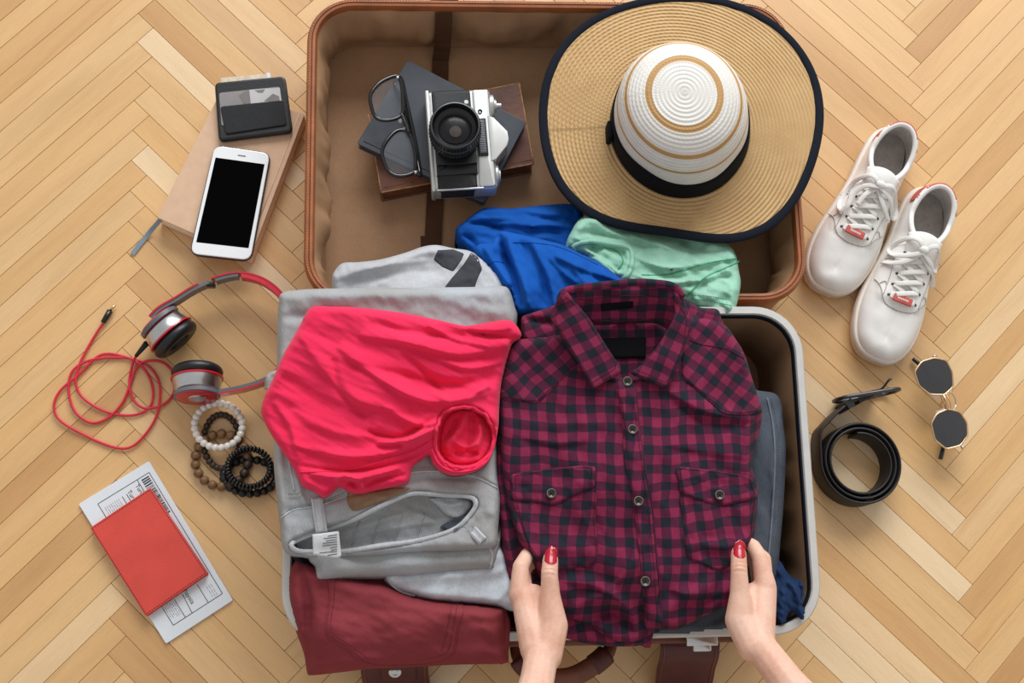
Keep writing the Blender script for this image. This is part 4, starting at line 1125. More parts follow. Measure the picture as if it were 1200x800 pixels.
# pockets
def pocket(bd, fl, btn, rot, seed):
    o, Hk = cloth('chest_pocket', bd, M['plaid'], t, base=SH, off=0.0016, T=0.002, edge_r=2.5, edge_h=0.001, uvf=uv_rot(rot, bd[0][0], bd[0][1], 0.004, 0.007), smooth=2, step=2.6, noises=[(0.0012, 16, 40, 2, seed)])
    P = np.array(bd + [bd[0]], float); cc = np.array(bd, float).mean(0)
    stitches('pocket_stitching', Hk, [tuple(cc + (p - cc) * 0.95) for p in P], M['thread'], o, r=0.0003)
    seam('pocket_edge', SH, bd + [bd[0]], M['plum'], o, 0.0004, 0.0003, smooth=2)
    o2, Hf = cloth('pocket_flap', fl, M['plaid'], o, base=Hk, off=0.0022, T=0.0025, edge_r=2.5, edge_h=0.001, uvf=uv_rot(rot + 2, fl[0][0], fl[0][1], 0.002, 0.012), smooth=3, step=2.4, noises=[(0.001, 14, 40, 2, seed + 1)])
    cc = np.array(fl, float).mean(0)
    stitches('flap_stitching', Hf, [tuple(cc + (np.array(p) - cc) * 0.91) for p in fl + [fl[0]]], M['thread'], o2, r=0.0003)
    seam('flap_edge', Hk, fl + [fl[0]], M['plum'], o2, 0.0005, 0.0003, smooth=3)
    button(Hf, btn[0], btn[1], o)
pocket([(601, 575), (650, 570), (695, 562), (698, 610), (699, 659), (676, 664), (654, 668), (640, 664), (624, 648), (610, 612)], [(599, 556), (630, 551), (665, 547), (696, 546), (696, 560), (695, 571), (672, 581), (648, 591), (624, 587), (601, 584), (600, 570)], (646, 578), -4, 31)
pocket([(797, 565), (840, 570), (884, 575), (884, 600), (881, 628), (868, 650), (856, 662), (841, 668), (822, 660), (804, 651), (801, 610)], [(793, 547), (820, 549), (850, 553), (880, 559), (885, 570), (887, 582), (866, 588), (846, 592), (822, 586), (798, 577), (795, 562)], (843, 580), 5, 41)
# neck: inner back, stand, collar leaves
cloth('inner_back', [(680, 372), (730, 372), (780, 372), (790, 395), (775, 425), (750, 448), (728, 448), (705, 425), (686, 395)], M['plaid'], t, ctrl=[(735, 375, .196), (735, 440, .196)], T=0.008, edge_r=3, edge_h=0.002, uvf=uv_rot(0, 735, 390, 0.004, 0.0))
_, Hn = cloth('neck_label', [(704, 396), (757, 395), (757, 419), (706, 420)], M['label_black'], t, ctrl=[(730, 405, .199)], T=0.002, edge_r=2, edge_h=0.0005, smooth=0, label='black woven neck label')
zst = [(665, 345, .232), (740, 336, .240), (790, 342, .234), (690, 377, .206), (735, 379, .204), (770, 377, .206), (655, 370, .222), (800, 370, .222)]
_, Hst = cloth('collar_stand', [(660, 341), (680, 337), (700, 335), (742, 331), (770, 332), (790, 336), (802, 352), (806, 372), (795, 390), (772, 378), (750, 377), (729, 378), (705, 379), (688, 378), (670, 365)], M['plaid'], t, ctrl=zst, soft=10, T=0.006, edge_r=4, edge_h=0.004, uvf=uv_rot(1, 735, 355, 0.006, 0.0), step=2.4, smooth=4)
seam('stand_seam', Hst, [(676, 351), (700, 349), (740, 346), (786, 350)], M['plum'], t, 0.0005, 0.0004)
seam('stand_seam', Hst, [(690, 375), (730, 376), (768, 374)], M['plum'], t, 0.0006, 0.0004)
cloth('size_label', [(704, 356), (742, 353), (742, 361), (705, 364)], M['label_black'], t, base=Hst, off=0.0014, T=0.001, edge_r=2, edge_h=0.0005, smooth=0, step=2, label='narrow black label in collar')
# fold of the collar over the back
P = resample(catmull([(656, 356), (660, 343), (680, 337), (700, 335), (742, 331), (770, 332), (790, 336), (800, 348)], 5, False), 3, False)
zc = np.interp(P[:, 0], [656, 680, 740, 790, 800], [.228, .233, .238, .234, .228])
v_, f_ = tube(Wn(P, zc), 0.0042, 8)
obj('collar_fold', v_, f_, M['plaid'], t, uv=uv_rot(0, 735, 340)(v_))
def leaf(poly, zs, rot, rid):
    o, Hl = cloth('collar_leaf', poly, M['plaid'], t, ctrl=zs, soft=10, T=0.004, edge_r=3, edge_h=0.002, uvf=uv_rot(rot, poly[0][0], poly[0][1], 0.0, 0.004), smooth=3, step=2.4, ridges=rid)
    cc = np.array(poly, float).mean(0)
    stitches('collar_stitching', Hl, [tuple(cc + (np.array(p) - cc) * 0.86) for p in poly + [poly[0]]], M['thread'], o, r=0.0003)
leaf([(661, 340), (652, 353), (645, 369), (654, 387), (665, 405), (680, 429), (695, 455), (698, 455), (713, 445), (728, 434), (717, 415), (705, 396), (692, 375), (680, 360), (670, 348)], [(661, 342, .236), (648, 368, .226), (680, 365, .230), (670, 410, .222), (705, 400, .226), (697, 450, .219), (725, 433, .222)], 32, ())
leaf([(790, 336), (798, 350), (808, 366), (807, 385), (803, 405), (795, 428), (786, 447), (780, 454), (776, 453), (758, 445), (740, 437), (748, 430), (756, 422), (768, 409), (778, 394), (787, 378), (791, 364), (788, 348)], [(790, 338, .236), (806, 366, .226), (785, 370, .230), (800, 405, .222), (770, 408, .226), (780, 450, .219), (743, 437, .222)], -28, ())
# ------------------------------------------------------------------ things on the floor, left
from mathutils.bvhtree import BVHTree
def pxpoly(P, z): return [tuple(W(x, y, z)[:2]) for x, y in P]
def world_slab(name, P, zt, z0, z1, mat, par, r=0.0, b=0.0008, n=5, **k):
    Q = np.array(pxpoly(P, zt))
    if r: Q = round_poly(Q, r, n)
    v, f = slab(Q, z0, z1, b, 2)
    return obj(name, v, f, mat, par, sharp=18, **k)

# kraft notebook
t = thing('notebook', 'kraft brown notebook with grey ribbon marker under the phone', 'notebook', at(270, 205, 0))
nb = [(263, 98), (357, 134), (293, 303), (184, 255)]
world_slab('back_cover', nb, .026, 0.0002, 0.0025, M['kraft'], t, 0.003)
c = np.mean(nb, 0)
nbi = [tuple(c + (np.array(p) - c) * 0.996) for p in nb]
world_slab('page_block', nbi, .026, 0.0022, 0.0235, M['page'], t, 0.001, 0.0004)
world_slab('front_cover', nb, .026, 0.023, 0.026, M['kraft'], t, 0.003)
gz = 0.0263
a_, b_ = np.array(W(351.5, 133, gz)), np.array(W(287.5, 300, gz))
obj('cover_groove', *sweep([a_, b_], [(-.0006, -.0004), (.0006, -.0004), (.0006, .0002), (-.0006, .0002)]), M['kraft'], t)
rb = [(188, 257, .0225), (184, 262, .016), (177, 270, .006), (170, 279, .002), (164, 286, .0018), (155, 298, .0016)]
rb = catmull([W(*p) for p in rb], 4, False)
v, f = sweep(rb, [(-.003, -.0003), (.003, -.0003), (.003, .0003), (-.003, .0003)])
obj('ribbon_marker', v, f, M['ribbon_grey'], t, smooth=False, label='grey ribbon marker')

# smartphone
t = thing('smartphone', 'white smartphone with black screen lying on the kraft notebook', 'phone', at(268, 238, 0.026))
ph = [(251, 169), (318, 178.5), (294, 306), (221, 298)]
Z0 = 0.0262
world_slab('case_edge', ph, Z0 + .008, Z0, Z0 + 0.0072, M['phone_edge'], t, 0.013, 0.002, 6)
cc = np.mean(ph, 0)
phi = [tuple(cc + (np.array(p) - cc) * np.array([0.967, 0.983])) for p in ph]
world_slab('front_glass', phi, Z0 + .008, Z0 + .005, Z0 + 0.0082, M['phone_white'], t, 0.011, 0.001, 6)
def quad_uv(Q, u, v):
    a, b, c_, d = [np.array(p, float) for p in Q]
    return tuple((a * (1 - u) + b * u) * (1 - v) + (d * (1 - u) + c_ * u) * v)
sc_ = [quad_uv(ph, u, v) for u, v in ((.075, .115), (.925, .115), (.925, .885), (.075, .885))]
world_slab('screen', sc_, Z0 + .008, Z0 + .0078, Z0 + 0.0084, M['screen'], t, 0.0006, 0.0001, 2)
h0 = [quad_uv(ph, u, v) for u, v in ((.44, .062), (.58, .062), (.58, .074), (.44, .074))]
world_slab('earpiece', h0, Z0 + .008, Z0 + .0078, Z0 + 0.00835, M['phone_mark'], t, 0.0005, 0.0001, 2)

# card wallet
t = thing('card_wallet', 'small black leather card wallet with a card and banknote, on the kraft notebook', 'wallet', at(297, 127, 0.026))
wl = [(251, 96), (334, 88), (343, 154), (256, 165)]
world_slab('wallet_body', wl, .036, 0.0262, 0.0355, M['black_leather'], t, 0.007, 0.003)
nt = [quad_uv(wl, u, v) for u, v in ((.09, -.09), (.78, -.09), (.78, .3), (.09, .3))]
world_slab('banknote', nt, .036, 0.0300, 0.0306, M['card_note'], t, 0.0003, 0.0001, label='folded banknote sticking out')
nt = [quad_uv(wl, u, v) for u, v in ((.74, -.10), (.79, -.10), (.79, .3), (.74, .3))]
world_slab('banknote_strip', nt, .036, 0.0307, 0.0311, M['paper'], t, 0.0003, 0.0001)
cd = [quad_uv(wl, u, v) for u, v in ((.055, .19), (.905, .19), (.905, .75), (.055, .75))]
cardp = world_slab('card', cd, .0365, 0.0352, 0.0362, M['card'], t, 0.003, 0.0002, label='grey patterned card')
for pts_, m_ in (([(.48, .19), (.905, .21), (.905, .46), (.62, .46), (.48, .43)], 'card_light'), ([(.33, .27), (.44, .20), (.48, .22), (.48, .42), (.38, .42)], 'card_dark'), ([(.66, .42), (.80, .30), (.88, .36), (.88, .45)], 'card_dark'), ([(.55, .21), (.70, .21), (.66, .27), (.60, .26)], 'card_dark')):
    world_slab('card_print', [quad_uv(wl, *p) for p in pts_], .0365, 0.0361, 0.03635 + (.0001 if m_ == 'card_dark' else 0), M[m_], cardp, 0, 0.00005)
pk = [quad_uv(wl, u, v) for u, v in ((.055, .42), (.925, .43), (.935, .87), (.10, .90))]
world_slab('card_pocket', pk, .0375, 0.0352, 0.0376, M['black_felt'], t, 0.004, 0.0012, label='matte black front pocket')

# travel document and passport cover
t = thing('travel_document', 'white printed travel paper with barcode lying under the red passport cover', 'paper', at(180, 648, 0))
pp = [(174.5, 540), (273, 703), (194.5, 754), (92, 590.5)]
world_slab('paper_sheet', pp, .003, 0.0004, 0.0030, M['paper'], t, 0.002, 0.0003)
def pu(u, v): return quad_uv(pp, u, v)            # u along the long side (reading direction), v down from the right edge
def pbox(name, u0, v0, u1, v1, mat, par, z=0.0032):
    return world_slab(name, [pu(u0, v0), pu(u1, v0), pu(u1, v1), pu(u0, v1)], .003, 0.0028, z, mat, par, 0, 0.00005)
lines = []
def pline(u0, v0, u1, v1, w=0.00035):
    a, b = W(*pu(u0, v0), .0032), W(*pu(u1, v1), .0032)
    lines.append(tube([a, b], w, 4))
for L_ in ((.06, .07, .93, .07), (.93, .07, .93, .80), (.93, .80, .06, .80), (.06, .80, .06, .07), (.06, .24, .15, .24), (.10, .44, .22, .44), (.80, .28, .93, .28), (.80, .62, .93, .62), (.10, .50, .3, .50), (.80, .50, .93, .52)):
    pline(*L_)
obj('ruled_frame', *merge(*lines), M['ink'], t)
rp = random.Random(5); bars = []
u = .075
while u < .34:
    w_ = rp.choice((.004, .006, .009))
    q = [W(*pu(a, b), .003) for a, b in ((u, .095), (u + w_, .095), (u + w_, .20), (u, .20))]
    bars.append(slab([p[:2] for p in q], .0028, .0032, .00003, 1)); u += w_ + rp.choice((.003, .005, .007))
obj('barcode', *merge(*bars), M['ink'], t, smooth=False)
tx = []
def tline(u0, u1, v):
    u = u0
    while u < u1:
        w_ = rp.uniform(.008, .03); e = min(u + w_, u1)
        q = [W(*pu(a, b), .003) for a, b in ((u, v), (e, v), (e, v + .008), (u, v + .008))]
        tx.append(slab([p[:2] for p in q], .0028, .0031, .00002, 1)); u = e + .006
def flush():
    obj('small_print', *merge(*tx), M['grey_ink'], t, smooth=False); tx.clear()
for k in range(8): tline(.10, .30, .55 + k * .028); flush()
for k in range(6): tline(.78, .91 - rp.uniform(0, .03), .64 + k * .026); flush()
for k in range(3): tline(.84, .92, .13 + k * .03); flush()
def text_mesh(name, body, u, v, size, mat, par, z=0.0031):
    cu = bpy.data.curves.new(name, 'FONT'); cu.body = body; cu.size = size; cu.extrude = 0.0001
    o = bpy.data.objects.new(name, cu); COL.objects.link(o)
    dg = bpy.context.evaluated_depsgraph_get(); me = bpy.data.meshes.new_from_object(o.evaluated_get(dg))
    bpy.data.objects.remove(o)
    V = np.array([x.co[:] for x in me.vertices]); F = [tuple(p.vertices) for p in me.polygons]
    a = W(*pu(u, v), z); b = W(*pu(u + .1, v), z)
    d = (b - a)[:2]; d /= np.linalg.norm(d); n = np.array([-d[1], d[0]])
    out = np.stack([a[0] + V[:, 0] * d[0] + V[:, 1] * n[0], a[1] + V[:, 0] * d[1] + V[:, 1] * n[1], z + V[:, 2]], 1)
    return obj(name, out, F, mat, par, smooth=False)
text_mesh('heading', 'Turing ya', .09, .42, 0.0072, M['ink'], t)
text_mesh('heading', 'Turing',   .085, .30, 0.0068, M['ink'], t)
text_mesh('heading', 'ugi hayata', .735, .47, 0.0072, M['ink'], t)
t = thing('passport_cover', 'coral red leather passport cover with dark stitching on the white paper', 'passport', at(175, 648, 0.003))
pc = [(176, 571), (243.5, 672), (171, 722), (105.5, 618)]
world_slab('back_cover', pc, .012, 0.0031, 0.0052, M['red_edge'], t, 0.0015, 0.0008)
cc = np.mean(pc, 0)
world_slab('passport_pages', [tuple(cc + (np.array(p) - cc) * .975) for p in pc], .012, 0.005, 0.0100, M['red_edge'], t, 0.001, 0.0004)
world_slab('front_cover', pc, .012, 0.0095, 0.0120, M['red_leather'], t, 0.0015, 0.0009)
st = []
qs = [tuple(cc + (np.array(p) - cc) * .965) for p in pc]
for i in range(4):
    P = resample([W(*qs[i], .0121), W(*qs[(i + 1) % 4], .0121)], 0.0032, False)
    for k in range(len(P) - 1): st.append(tube([P[k], P[k] + (P[k + 1] - P[k]) * .65], 0.0004, 4))
obj('stitching', *merge(*st), plain('dark_red_thread', '#7A1A22', 0.8), t)

# bracelets
def bracelet(name, label, cx, cy, rx, ry, z, n, r, mats, a0=0, a1=360, tilt=0, squash=None, cz=None):
    t = thing(name, label, 'bracelet', at(cx, cy, 0), group=None)
    proto = {}
    cpts = []
    for k in range(n):
        a = math.radians(a0 + (a1 - a0) * (k + .5) / n)
        x, y = cx + rx * math.cos(a), cy - ry * math.sin(a)
        zz = z(a) if callable(z) else z
        p = W(x, y, zz)
        cpts.append(p)
        m = mats[k % len(mats)] if len(mats) < n else mats[k]
        key = m.name
        if key not in proto:
            v, f = sphere((0, 0, 0), r, 12, 8, squash or (1, 1, 1))
            me = bpy.data.meshes.new('bead'); me.from_pydata(v.tolist(), [], f); me.shade_smooth(); me.materials.append(m); proto[key] = me
        o = bpy.data.objects.new('bead', proto[key]); COL.objects.link(o); o.parent = t
        o.location = Vector(p) - Vector(t.location)
        o.rotation_euler = (0, 0, a + math.pi / 2)
    obj('elastic_cord', *tube(cpts, 0.0007, 5, a1 - a0 >= 360), M['cord'], t)
    return t
bracelet('dark_bracelet', 'dark brown wooden bead bracelet half hidden inside the pearl bracelet', 259.5, 517, 21, 31.5, 0.0045, 26, 0.0042, [M['dark_bead']])
bracelet('wooden_bracelet', 'bracelet of large light brown wooden beads overlapping the black ones', 259.5, 539, 31, 31, lambda a: 0.0065, 18, 0.0059, [M['wood_bead']] * 14 + [M['dark_bead']] * 5)
bracelet('black_bracelet', 'bracelet of round matte black beads tucked under the jeans edge', 293, 558, 31, 20, 0.0058, 22, 0.0053, [M['black_bead'], M['black_rubber']])
bracelet('shiny_bracelet', 'shiny black bracelet of flattened disc beads on top of the others', 292, 548, 25, 22.5, lambda a: 0.0155, 36, 0.0043, [M['black_bead']], squash=(.62, 1, 1))
bracelet('pearl_bracelet', 'white pearl bracelet lying over the wooden bracelets by the headphones', 256, 498.5, 28, 26, lambda a: 0.012 if a > math.pi or True else .006, 24, 0.0047, [M['pearl']])

# headphones
t = thing('headphones', 'red and grey on-ear headphones with black cushions and a coiled red cord', 'headphones', at(250, 390, 0))
def ring_prof(name, prof, Mx, mat, par, n=40, **k):
    v, f = lathe(prof, n)
    return obj(name, *xf((v, f), Mx), mat, par, sharp=50, **k)
def cup(cx, cy, ang, elev, cz):
    c = W(cx, cy, cz)
    ax = Vector((math.cos(math.radians(ang)) * math.cos(math.radians(elev)), math.sin(math.radians(ang)) * math.cos(math.radians(elev)), math.sin(math.radians(elev))))
    Mx = Matrix.Translation(Vector(c)) @ ax.to_track_quat('Z', 'Y').to_matrix().to_4x4()
    R = 0.029
    h = ring_prof('ear_cup', [(0, -.012), (R * .78, -.012), (R * .90, -.009), (R, .002), (R, .005), (0, .005)], Mx, M['metal'], t, label='silver ear cup housing')
    ring_prof('red_ring', [(R * .9, .0035), (R * 1.05, .004), (R * 1.06, .006), (R * .9, .0065)], Mx, M['red_plastic'], h)
    pr = [(R * .5, .007)]
    for k in range(13):
        a = math.pi * (-.5 + k / 12 * 1.0) 
        pr.append((R * .70 + R * .34 * math.cos(a), .013 + .008 * math.sin(a)))
    pr += [(R * .5, .019), (R * .42, .012), (0, .0115)]
    ring_prof('ear_cushion', pr, Mx, M['cushion'], t, label='black padded ear cushion')
    v, f = lathe([(R * .985, .012), (R * 1.03, .0125), (R * 1.03, .0135), (R * .985, .014)], 40)
    obj('cushion_seam', *xf((v, f), Mx), M['black_rubber'], h)
    ring_prof('cup_yoke', [(0, -.019), (R * .80, -.019), (R * .86, -.0175), (R * .86, -.0135), (R * .8, -.012), (0, -.012)], Mx, M['red_plastic'], t, label='red outer disc')
    ring_prof('yoke_ring', [(R * .84, -.0178), (R * .92, -.0170), (R * .92, -.0125), (R * .84, -.012)], Mx, M['grey_plastic'], h)
    ring_prof('emblem', [(0, -.0198), (R * .34, -.0198), (R * .36, -.0188), (0, -.0188)], Mx, M['metal'], h)
    return c, ax
ca, axa = cup(197, 388, -47, -6, 0.032)
cb, axb = cup(231, 449, 93, -9, 0.034)
zb = 0.034
bp = [(178, 373, .034), (188, 363, .035), (207, 352, .036), (228, 339, .037), (251, 329, .037), (275, 323, .036), (292, 324, .035), (312, 331, .034), (330, 346, .033), (341, 368, .032), (344, 395, .032), (338, 420, .032), (326, 438, .032), (309, 448, .033), (288, 455, .034), (263, 460, .034), (240, 463, .034)]
bpw = resample(catmull([W(*p) for p in bp], 6, False), 0.004, False)
n_ = len(bpw)
def band(name, i0, i1, d, th, h, mat, lab=None):
    seg = bpw[i0:i1]
    T = np.gradient(bpw, axis=0)[i0:i1]; T /= np.linalg.norm(T, axis=1)[:, None]
    N = np.stack([-T[:, 1], T[:, 0], 0 * T[:, 0]], 1)      # left of travel = outward
    v, f = sweep(seg + N * d, [(-th / 2, -h / 2), (th / 2, -h / 2), (th / 2, h / 2), (-th / 2, h / 2)])
    return obj(name, v, f, mat, t, sharp=30, label=lab)
i1_, i2_ = int(n_ * .20), int(n_ * .33)
band('headband_inner', 0, i1_ + 3, -.0015, .004, .017, M['grey_plastic'], 'grey inner band')
band('headband_inner', i1_ + 4, i2_, -.0015, .004, .017, M['grey_plastic'])
band('headband_outer', 0, i1_, .0015, .002, .019, M['red_plastic'], 'red outer band')
band('headband_outer', i1_ + 3, n_, .0015, .002, .019, M['red_plastic'])
band('headband_pad', i2_, n_ - int(n_ * .24), -.002, .005, .018, M['red_cord'], 'red padded middle of headband')
band('headband_inner', n_ - int(n_ * .24), n_, -.0015, .004, .017, M['grey_plastic'])
q = bpw[i1_ + 2]
obj('hinge', *box(q[0] + .002, q[1] - .003, q[2], .010, .006, .014, .002), M['black_plastic'], t)
path = [(215, 210), (182, 262), (150, 320), (132, 370), (132, 405), (150, 440), (200, 475), (260, 495), (320, 495), (362, 470), (372, 425), (357, 372), (320, 330), (270, 311), (225, 305), (190, 320), (140, 370), (82, 420), (62, 468), (80, 512), (150, 555), (240, 594), (298, 598), (345, 560), (382, 500), (394, 430), (385, 380), (350, 338), (290, 318), (200, 320), (145, 338), (115, 368), (108, 425), (128, 486), (178, 520), (228, 507), (275, 460), (300, 400), (318, 352), (350, 328), (400, 331), (435, 368), (437, 425), (402, 464), (345, 475), (308, 445), (298, 390), (308, 335), (318, 313)][::-1]
path = [(40 + x / 2.666, 300 + y / 2.666) for x, y in path]
path = catmull(path, 6, False)
zz = 0.0022 + 0.0018 * np.abs(np.sin(np.linspace(0, 22, len(path))))
zz[:10] = np.linspace(.014, .004, 10); zz[-8:] = np.linspace(.0025, .005, 8)
obj('audio_cord', *tube(Wn(path, zz), 0.0016, 7), M['red_cord'], t, label='coiled red cord')
a_ = W(176, 386, .024); 
def bar(name, p0, p1, r0, r1, mat, par, **k):
    return obj(name, *tube([W(*p0), W(*p1)], [r0, r1], 10), mat, par, **k)
bar('cord_sleeve', (172, 402, .026), (159.5, 417, .014), .0038, .0022, M['black_rubber'], t)
bar('plug_body', (120.5, 378, .005), (129, 364, .005), .0030, .0038, M['black_plastic'], t, label='black plug body')
bar('plug_tip', (129, 364, .005), (135, 357, .005), .0017, .0015, M['gold'], t, label='gold jack tip')

# ------------------------------------------------------------------ in the lid: books, camera, glasses, hat
t = thing('old_book', 'old worn brown leather book at the bottom of the stack in the lid', 'book', at(530, 170, 0.0125))
ob = [(431, 133), (609, 97), (626, 192), (446, 226)]
world_slab('back_board', ob, .046, .0130, .0165, M['old_leather'], t, .002, .001)
cc = np.mean(ob, 0)
world_slab('page_block', [tuple(cc + (np.array(p) - cc) * .97) for p in ob], .046, .0160, .0430, M['old_spine'], t, .001, .0006)
world_slab('front_board', ob, .046, .0425, .0460, M['old_leather'], t, .002, .001)
cq = [tuple(cc + (np.array(p) - cc) * .992) for p in ob]
for i in range(4):
    obj('worn_edge', *tube(resample([W(*cq[i], .0452), W(*cq[(i + 1) % 4], .0452)], .01, False), .0011, 6), M['old_edge'], t)
a_, b_ = W(*ob[3], .03), W(*ob[2], .03)
d_ = (b_ - a_) / np.linalg.norm(b_ - a_)
sp = sweep([a_ + d_ * .004, b_ - d_ * .004], [(-.003 * math.cos(x) if True else 0, .0165 * math.sin(x)) for x in np.linspace(0, 2 * math.pi, 17)[:-1]])
obj('spine', *sp, M['old_spine'], t, label='cracked brown spine')
for u in (.2, .4, .6, .8):
    c = a_ + (b_ - a_) * u
    obj('spine_band', *sweep([c - d_ * .002, c + d_ * .002], [(-.0042 * math.cos(x), .0172 * math.sin(x)) for x in np.linspace(0, 2 * math.pi, 13)[:-1]]), M['old_leather'], t)

t = thing('slate_book', 'slate grey hardcover notebook under the camera and spectacles', 'book', at(517, 155, 0.046))
sb = [(477.5, 70), (617, 143), (567, 238), (418, 168)]
world_slab('back_cover', sb, .062, .0462, .0485, M['slate_edge'], t, .004, .0008)
cc = np.mean(sb, 0)
world_slab('page_block', [tuple(cc + (np.array(p) - cc) * .975) for p in sb], .062, .048, .0600, M['slate_edge'], t, .002, .0004)
world_slab('front_cover', sb, .062, .0595, .0620, M['slate_cover'], t, .004, .0008)
a_, b_ = W(426, 165, .0623), W(570, 231, .0623)
obj('cover_groove', *sweep([a_, b_], [(-.0006, -.0003), (.0006, -.0003), (.0006, .0002), (-.0006, .0002)]), M['slate_edge'], t)

# camera, lying on its back, lens up
cp = W(541, 163, .095)
t = thing('film_camera', 'vintage black and chrome film camera with lens pointing up on the slate book', 'camera', (cp[0], cp[1], .062), math.radians(3.5))
def L(name, vf, mat, par=None, **k): return obj(name, vf[0], vf[1], mat, par or t, local=True, sharp=25, **k)
L('body', box(0, 0, .0165, .078, .128, .033, .006, 3), M['chrome'], label='chrome camera body')
L('leatherette', box(-.009, 0, .0185, .050, .1285, .0335, .006, 3), M['vulcanite'], label='black leatherette')
L('base_plate', box(-.0375, 0, .0172, .005, .129, .0345, .002), M['chrome'])
L('mirror_box', merge(slab(np.array([(-.031, -.034), (.016, -.034), (.016, .034), (-.031, .034)]), .030, .040, .0015)), M['black_plastic'])
L('front_ramp', slab(np.array([(-.033, -.046), (.016, -.046), (.016, -.032), (-.020, -.032)]), .030, .0375, .002), M['black_plastic'])
L('top_plate', box(.0265, 0, .0185, .020, .124, .0335, .003), M['chrome'], label='chrome top plate')
hump = np.array([(.033, -.030), (.039, -.029), (.054, -.012), (.0565, -.004), (.0555, .006), (.040, .025), (.033, .027)])
L('prism_housing', slab(hump, .004, .036, .0012), M['chrome'], label='chrome prism hump')
np_ = L('name_plate', box(.0245, .000, .0355, .012, .048, .004, .001), M['black_plastic'])
L('selenium_window', box(.0245, .000, .0372, .008, .041, .002, .0006), M['grey_plastic'], np_, label='ribbed grey window')
for k in range(14): 
    pass
L('window_ribs', merge(*[box(.0245, -.018 + k * .0028, .0383, .0075, .0008, .0008, .0002) for k in range(14)]), M['phone_mark'], np_)
def dial(y, r, h, x0, lab):
    v, f = lathe([(0, h), (r * .55, h), (r * .62, h * .72), (r * .95, h * .7), (r, h * .6), (r, h * .1), (r * .9, 0)], 28)
    Mx = Matrix.Translation((x0, y, .017)) @ Matrix.Rotation(math.pi / 2, 4, 'Y')
    return L('dial', xf((v, f), Mx), M['chrome'], label=lab)
dial(.047, .0135, .010, .036, 'winding lever dial')
dial(-.043, .0130, .008, .036, 'rewind knob')
v, f = lathe([(0, .016), (.003, .016), (.0035, .010), (.0035, 0)], 14)
L('shutter_button', xf((v, f), Matrix.Translation((.036, .047, .017)) @ Matrix.Rotation(math.pi / 2, 4, 'Y')), M['chrome'])
v, f = lathe([(0, .006), (.002, .006), (.0022, 0)], 12)
L('small_button', xf((v, f), Matrix.Translation((.036, .028, .020)) @ Matrix.Rotation(math.pi / 2, 4, 'Y')), M['chrome'])
L('sync_socket', lathe([(.0012, .036), (.0028, .0365), (.003, .034)], 14, (.0245, .033)), M['black_plastic'])
L('front_edge', box(-.006, -.0632, .0335, .056, .0025, .003, .001), M['chrome'])
v, f = lathe([(0, .002), (.0025, .002), (.003, 0)], 12, (.0065, .029)); v[:, 2] += .074
L('focus_screw', (v, f), M['chrome'])
pr = [(.0255, .034), (.0255, .042), (.0285, .043), (.0290, .049), (.0275, .050), (.0275, .052), (.0300, .053), (.0300, .061), (.0285, .062), (.0285, .064), (.0297, .065), (.0297, .076), (.0285, .0775), (.0268, .0775)]
ln = L('lens_barrel', lathe(pr, 56, (-.0085, 0)), M['black_plastic'], label='black lens barrel')
for zz_ in (.046, .057, .070):
    rb_ = []
    for k in range(48):
        a = 2 * math.pi * k / 48; R_ = .0292 if zz_ < .05 else (.0302 if zz_ < .06 else .0299)
        rb_.append(box(-.0085 + R_ * math.cos(a), R_ * math.sin(a), zz_, .0014, .0014, .006, .0003, 1))
    L('grip_ribs', merge(*rb_), M['black_rubber'], ln)
L('lens_rim', lathe([(.0268, .0770), (.0272, .0782), (.0285, .0780), (.0283, .077)], 56, (-.0085, 0)), M['gunmetal'], ln)
L('lens_cone', lathe([(.0268, .0775), (.0245, .070), (.0200, .066), (.0190, .0655)], 56, (-.0085, 0)), M['black_plastic'], ln)
L('lens_inner_ring', lathe([(.0195, .0655), (.0185, .067), (.0175, .0655)], 48, (-.0085, 0)), M['gunmetal'], ln)
L('front_glass', lathe([(.018, .0650), (.014, .0662), (.008, .0672), (0, .0676)], 48, (-.0085, 0)), M['lens_glass'], ln, label='dark front lens glass')
L('lens_diaphragm', lathe([(.0, .0681), (.004, .0680), (.007, .0676)], 32, (-.0085, -.004)), M['lens_inner'], ln)

# spectacles on the slate book
t = thing('spectacles', 'black framed spectacles with clear lenses lying on the slate book', 'glasses', at(465, 150, .062))
l1 = [(434, 112), (440, 102), (450, 94), (465, 89), (470, 97), (472, 114), (472, 132), (464, 139), (450, 141), (440, 137), (435, 124)]
l2 = [(448, 176), (454, 164), (464, 154), (474, 152.5), (481, 159), (486, 176), (487, 196), (481, 204), (465.5, 206), (455, 200), (449.5, 188)]
def gz_(x, y): return .088 - .012 * (x - 434) / 55
for lp in (l1, l2):
    P = catmull(lp, 4)
    pts = np.array([W(x, y, gz_(x, y)) for x, y in P])
    fr = obj('frame_rim', *tube(pts, .0023, 7, True), M['black_acetate'], t)
    c = pts.mean(0); n = len(pts)
    V = np.vstack([pts, [c + (0, 0, .002)]]); F = [(i, (i + 1) % n, n) for i in range(n)]
    V2 = V - (0, 0, .0015)
    V = np.vstack([V, V2]); F += [(b + n + 1, a + n + 1, c_ + n + 1) for a, b, c_ in F]
    obj('lens', V, F, M['clear_glass'], t, label='clear spectacle lens')
br_p = [(470, 133), (474, 142), (477, 150), (479, 156)]
obj('bridge', *tube(catmull([W(x, y, .081) for x, y in br_p], 4, False), .0024, 8), M['black_acetate'], t)
obj('temple', *tube(catmull([W(466, 89, .083), W(471, 95, .078), W(476, 118, .072), W(482, 145, .069), W(489, 180, .0665), W(493, 207, .066)], 4, False), [.0026] * 21, 8), M['black_acetate'], t)
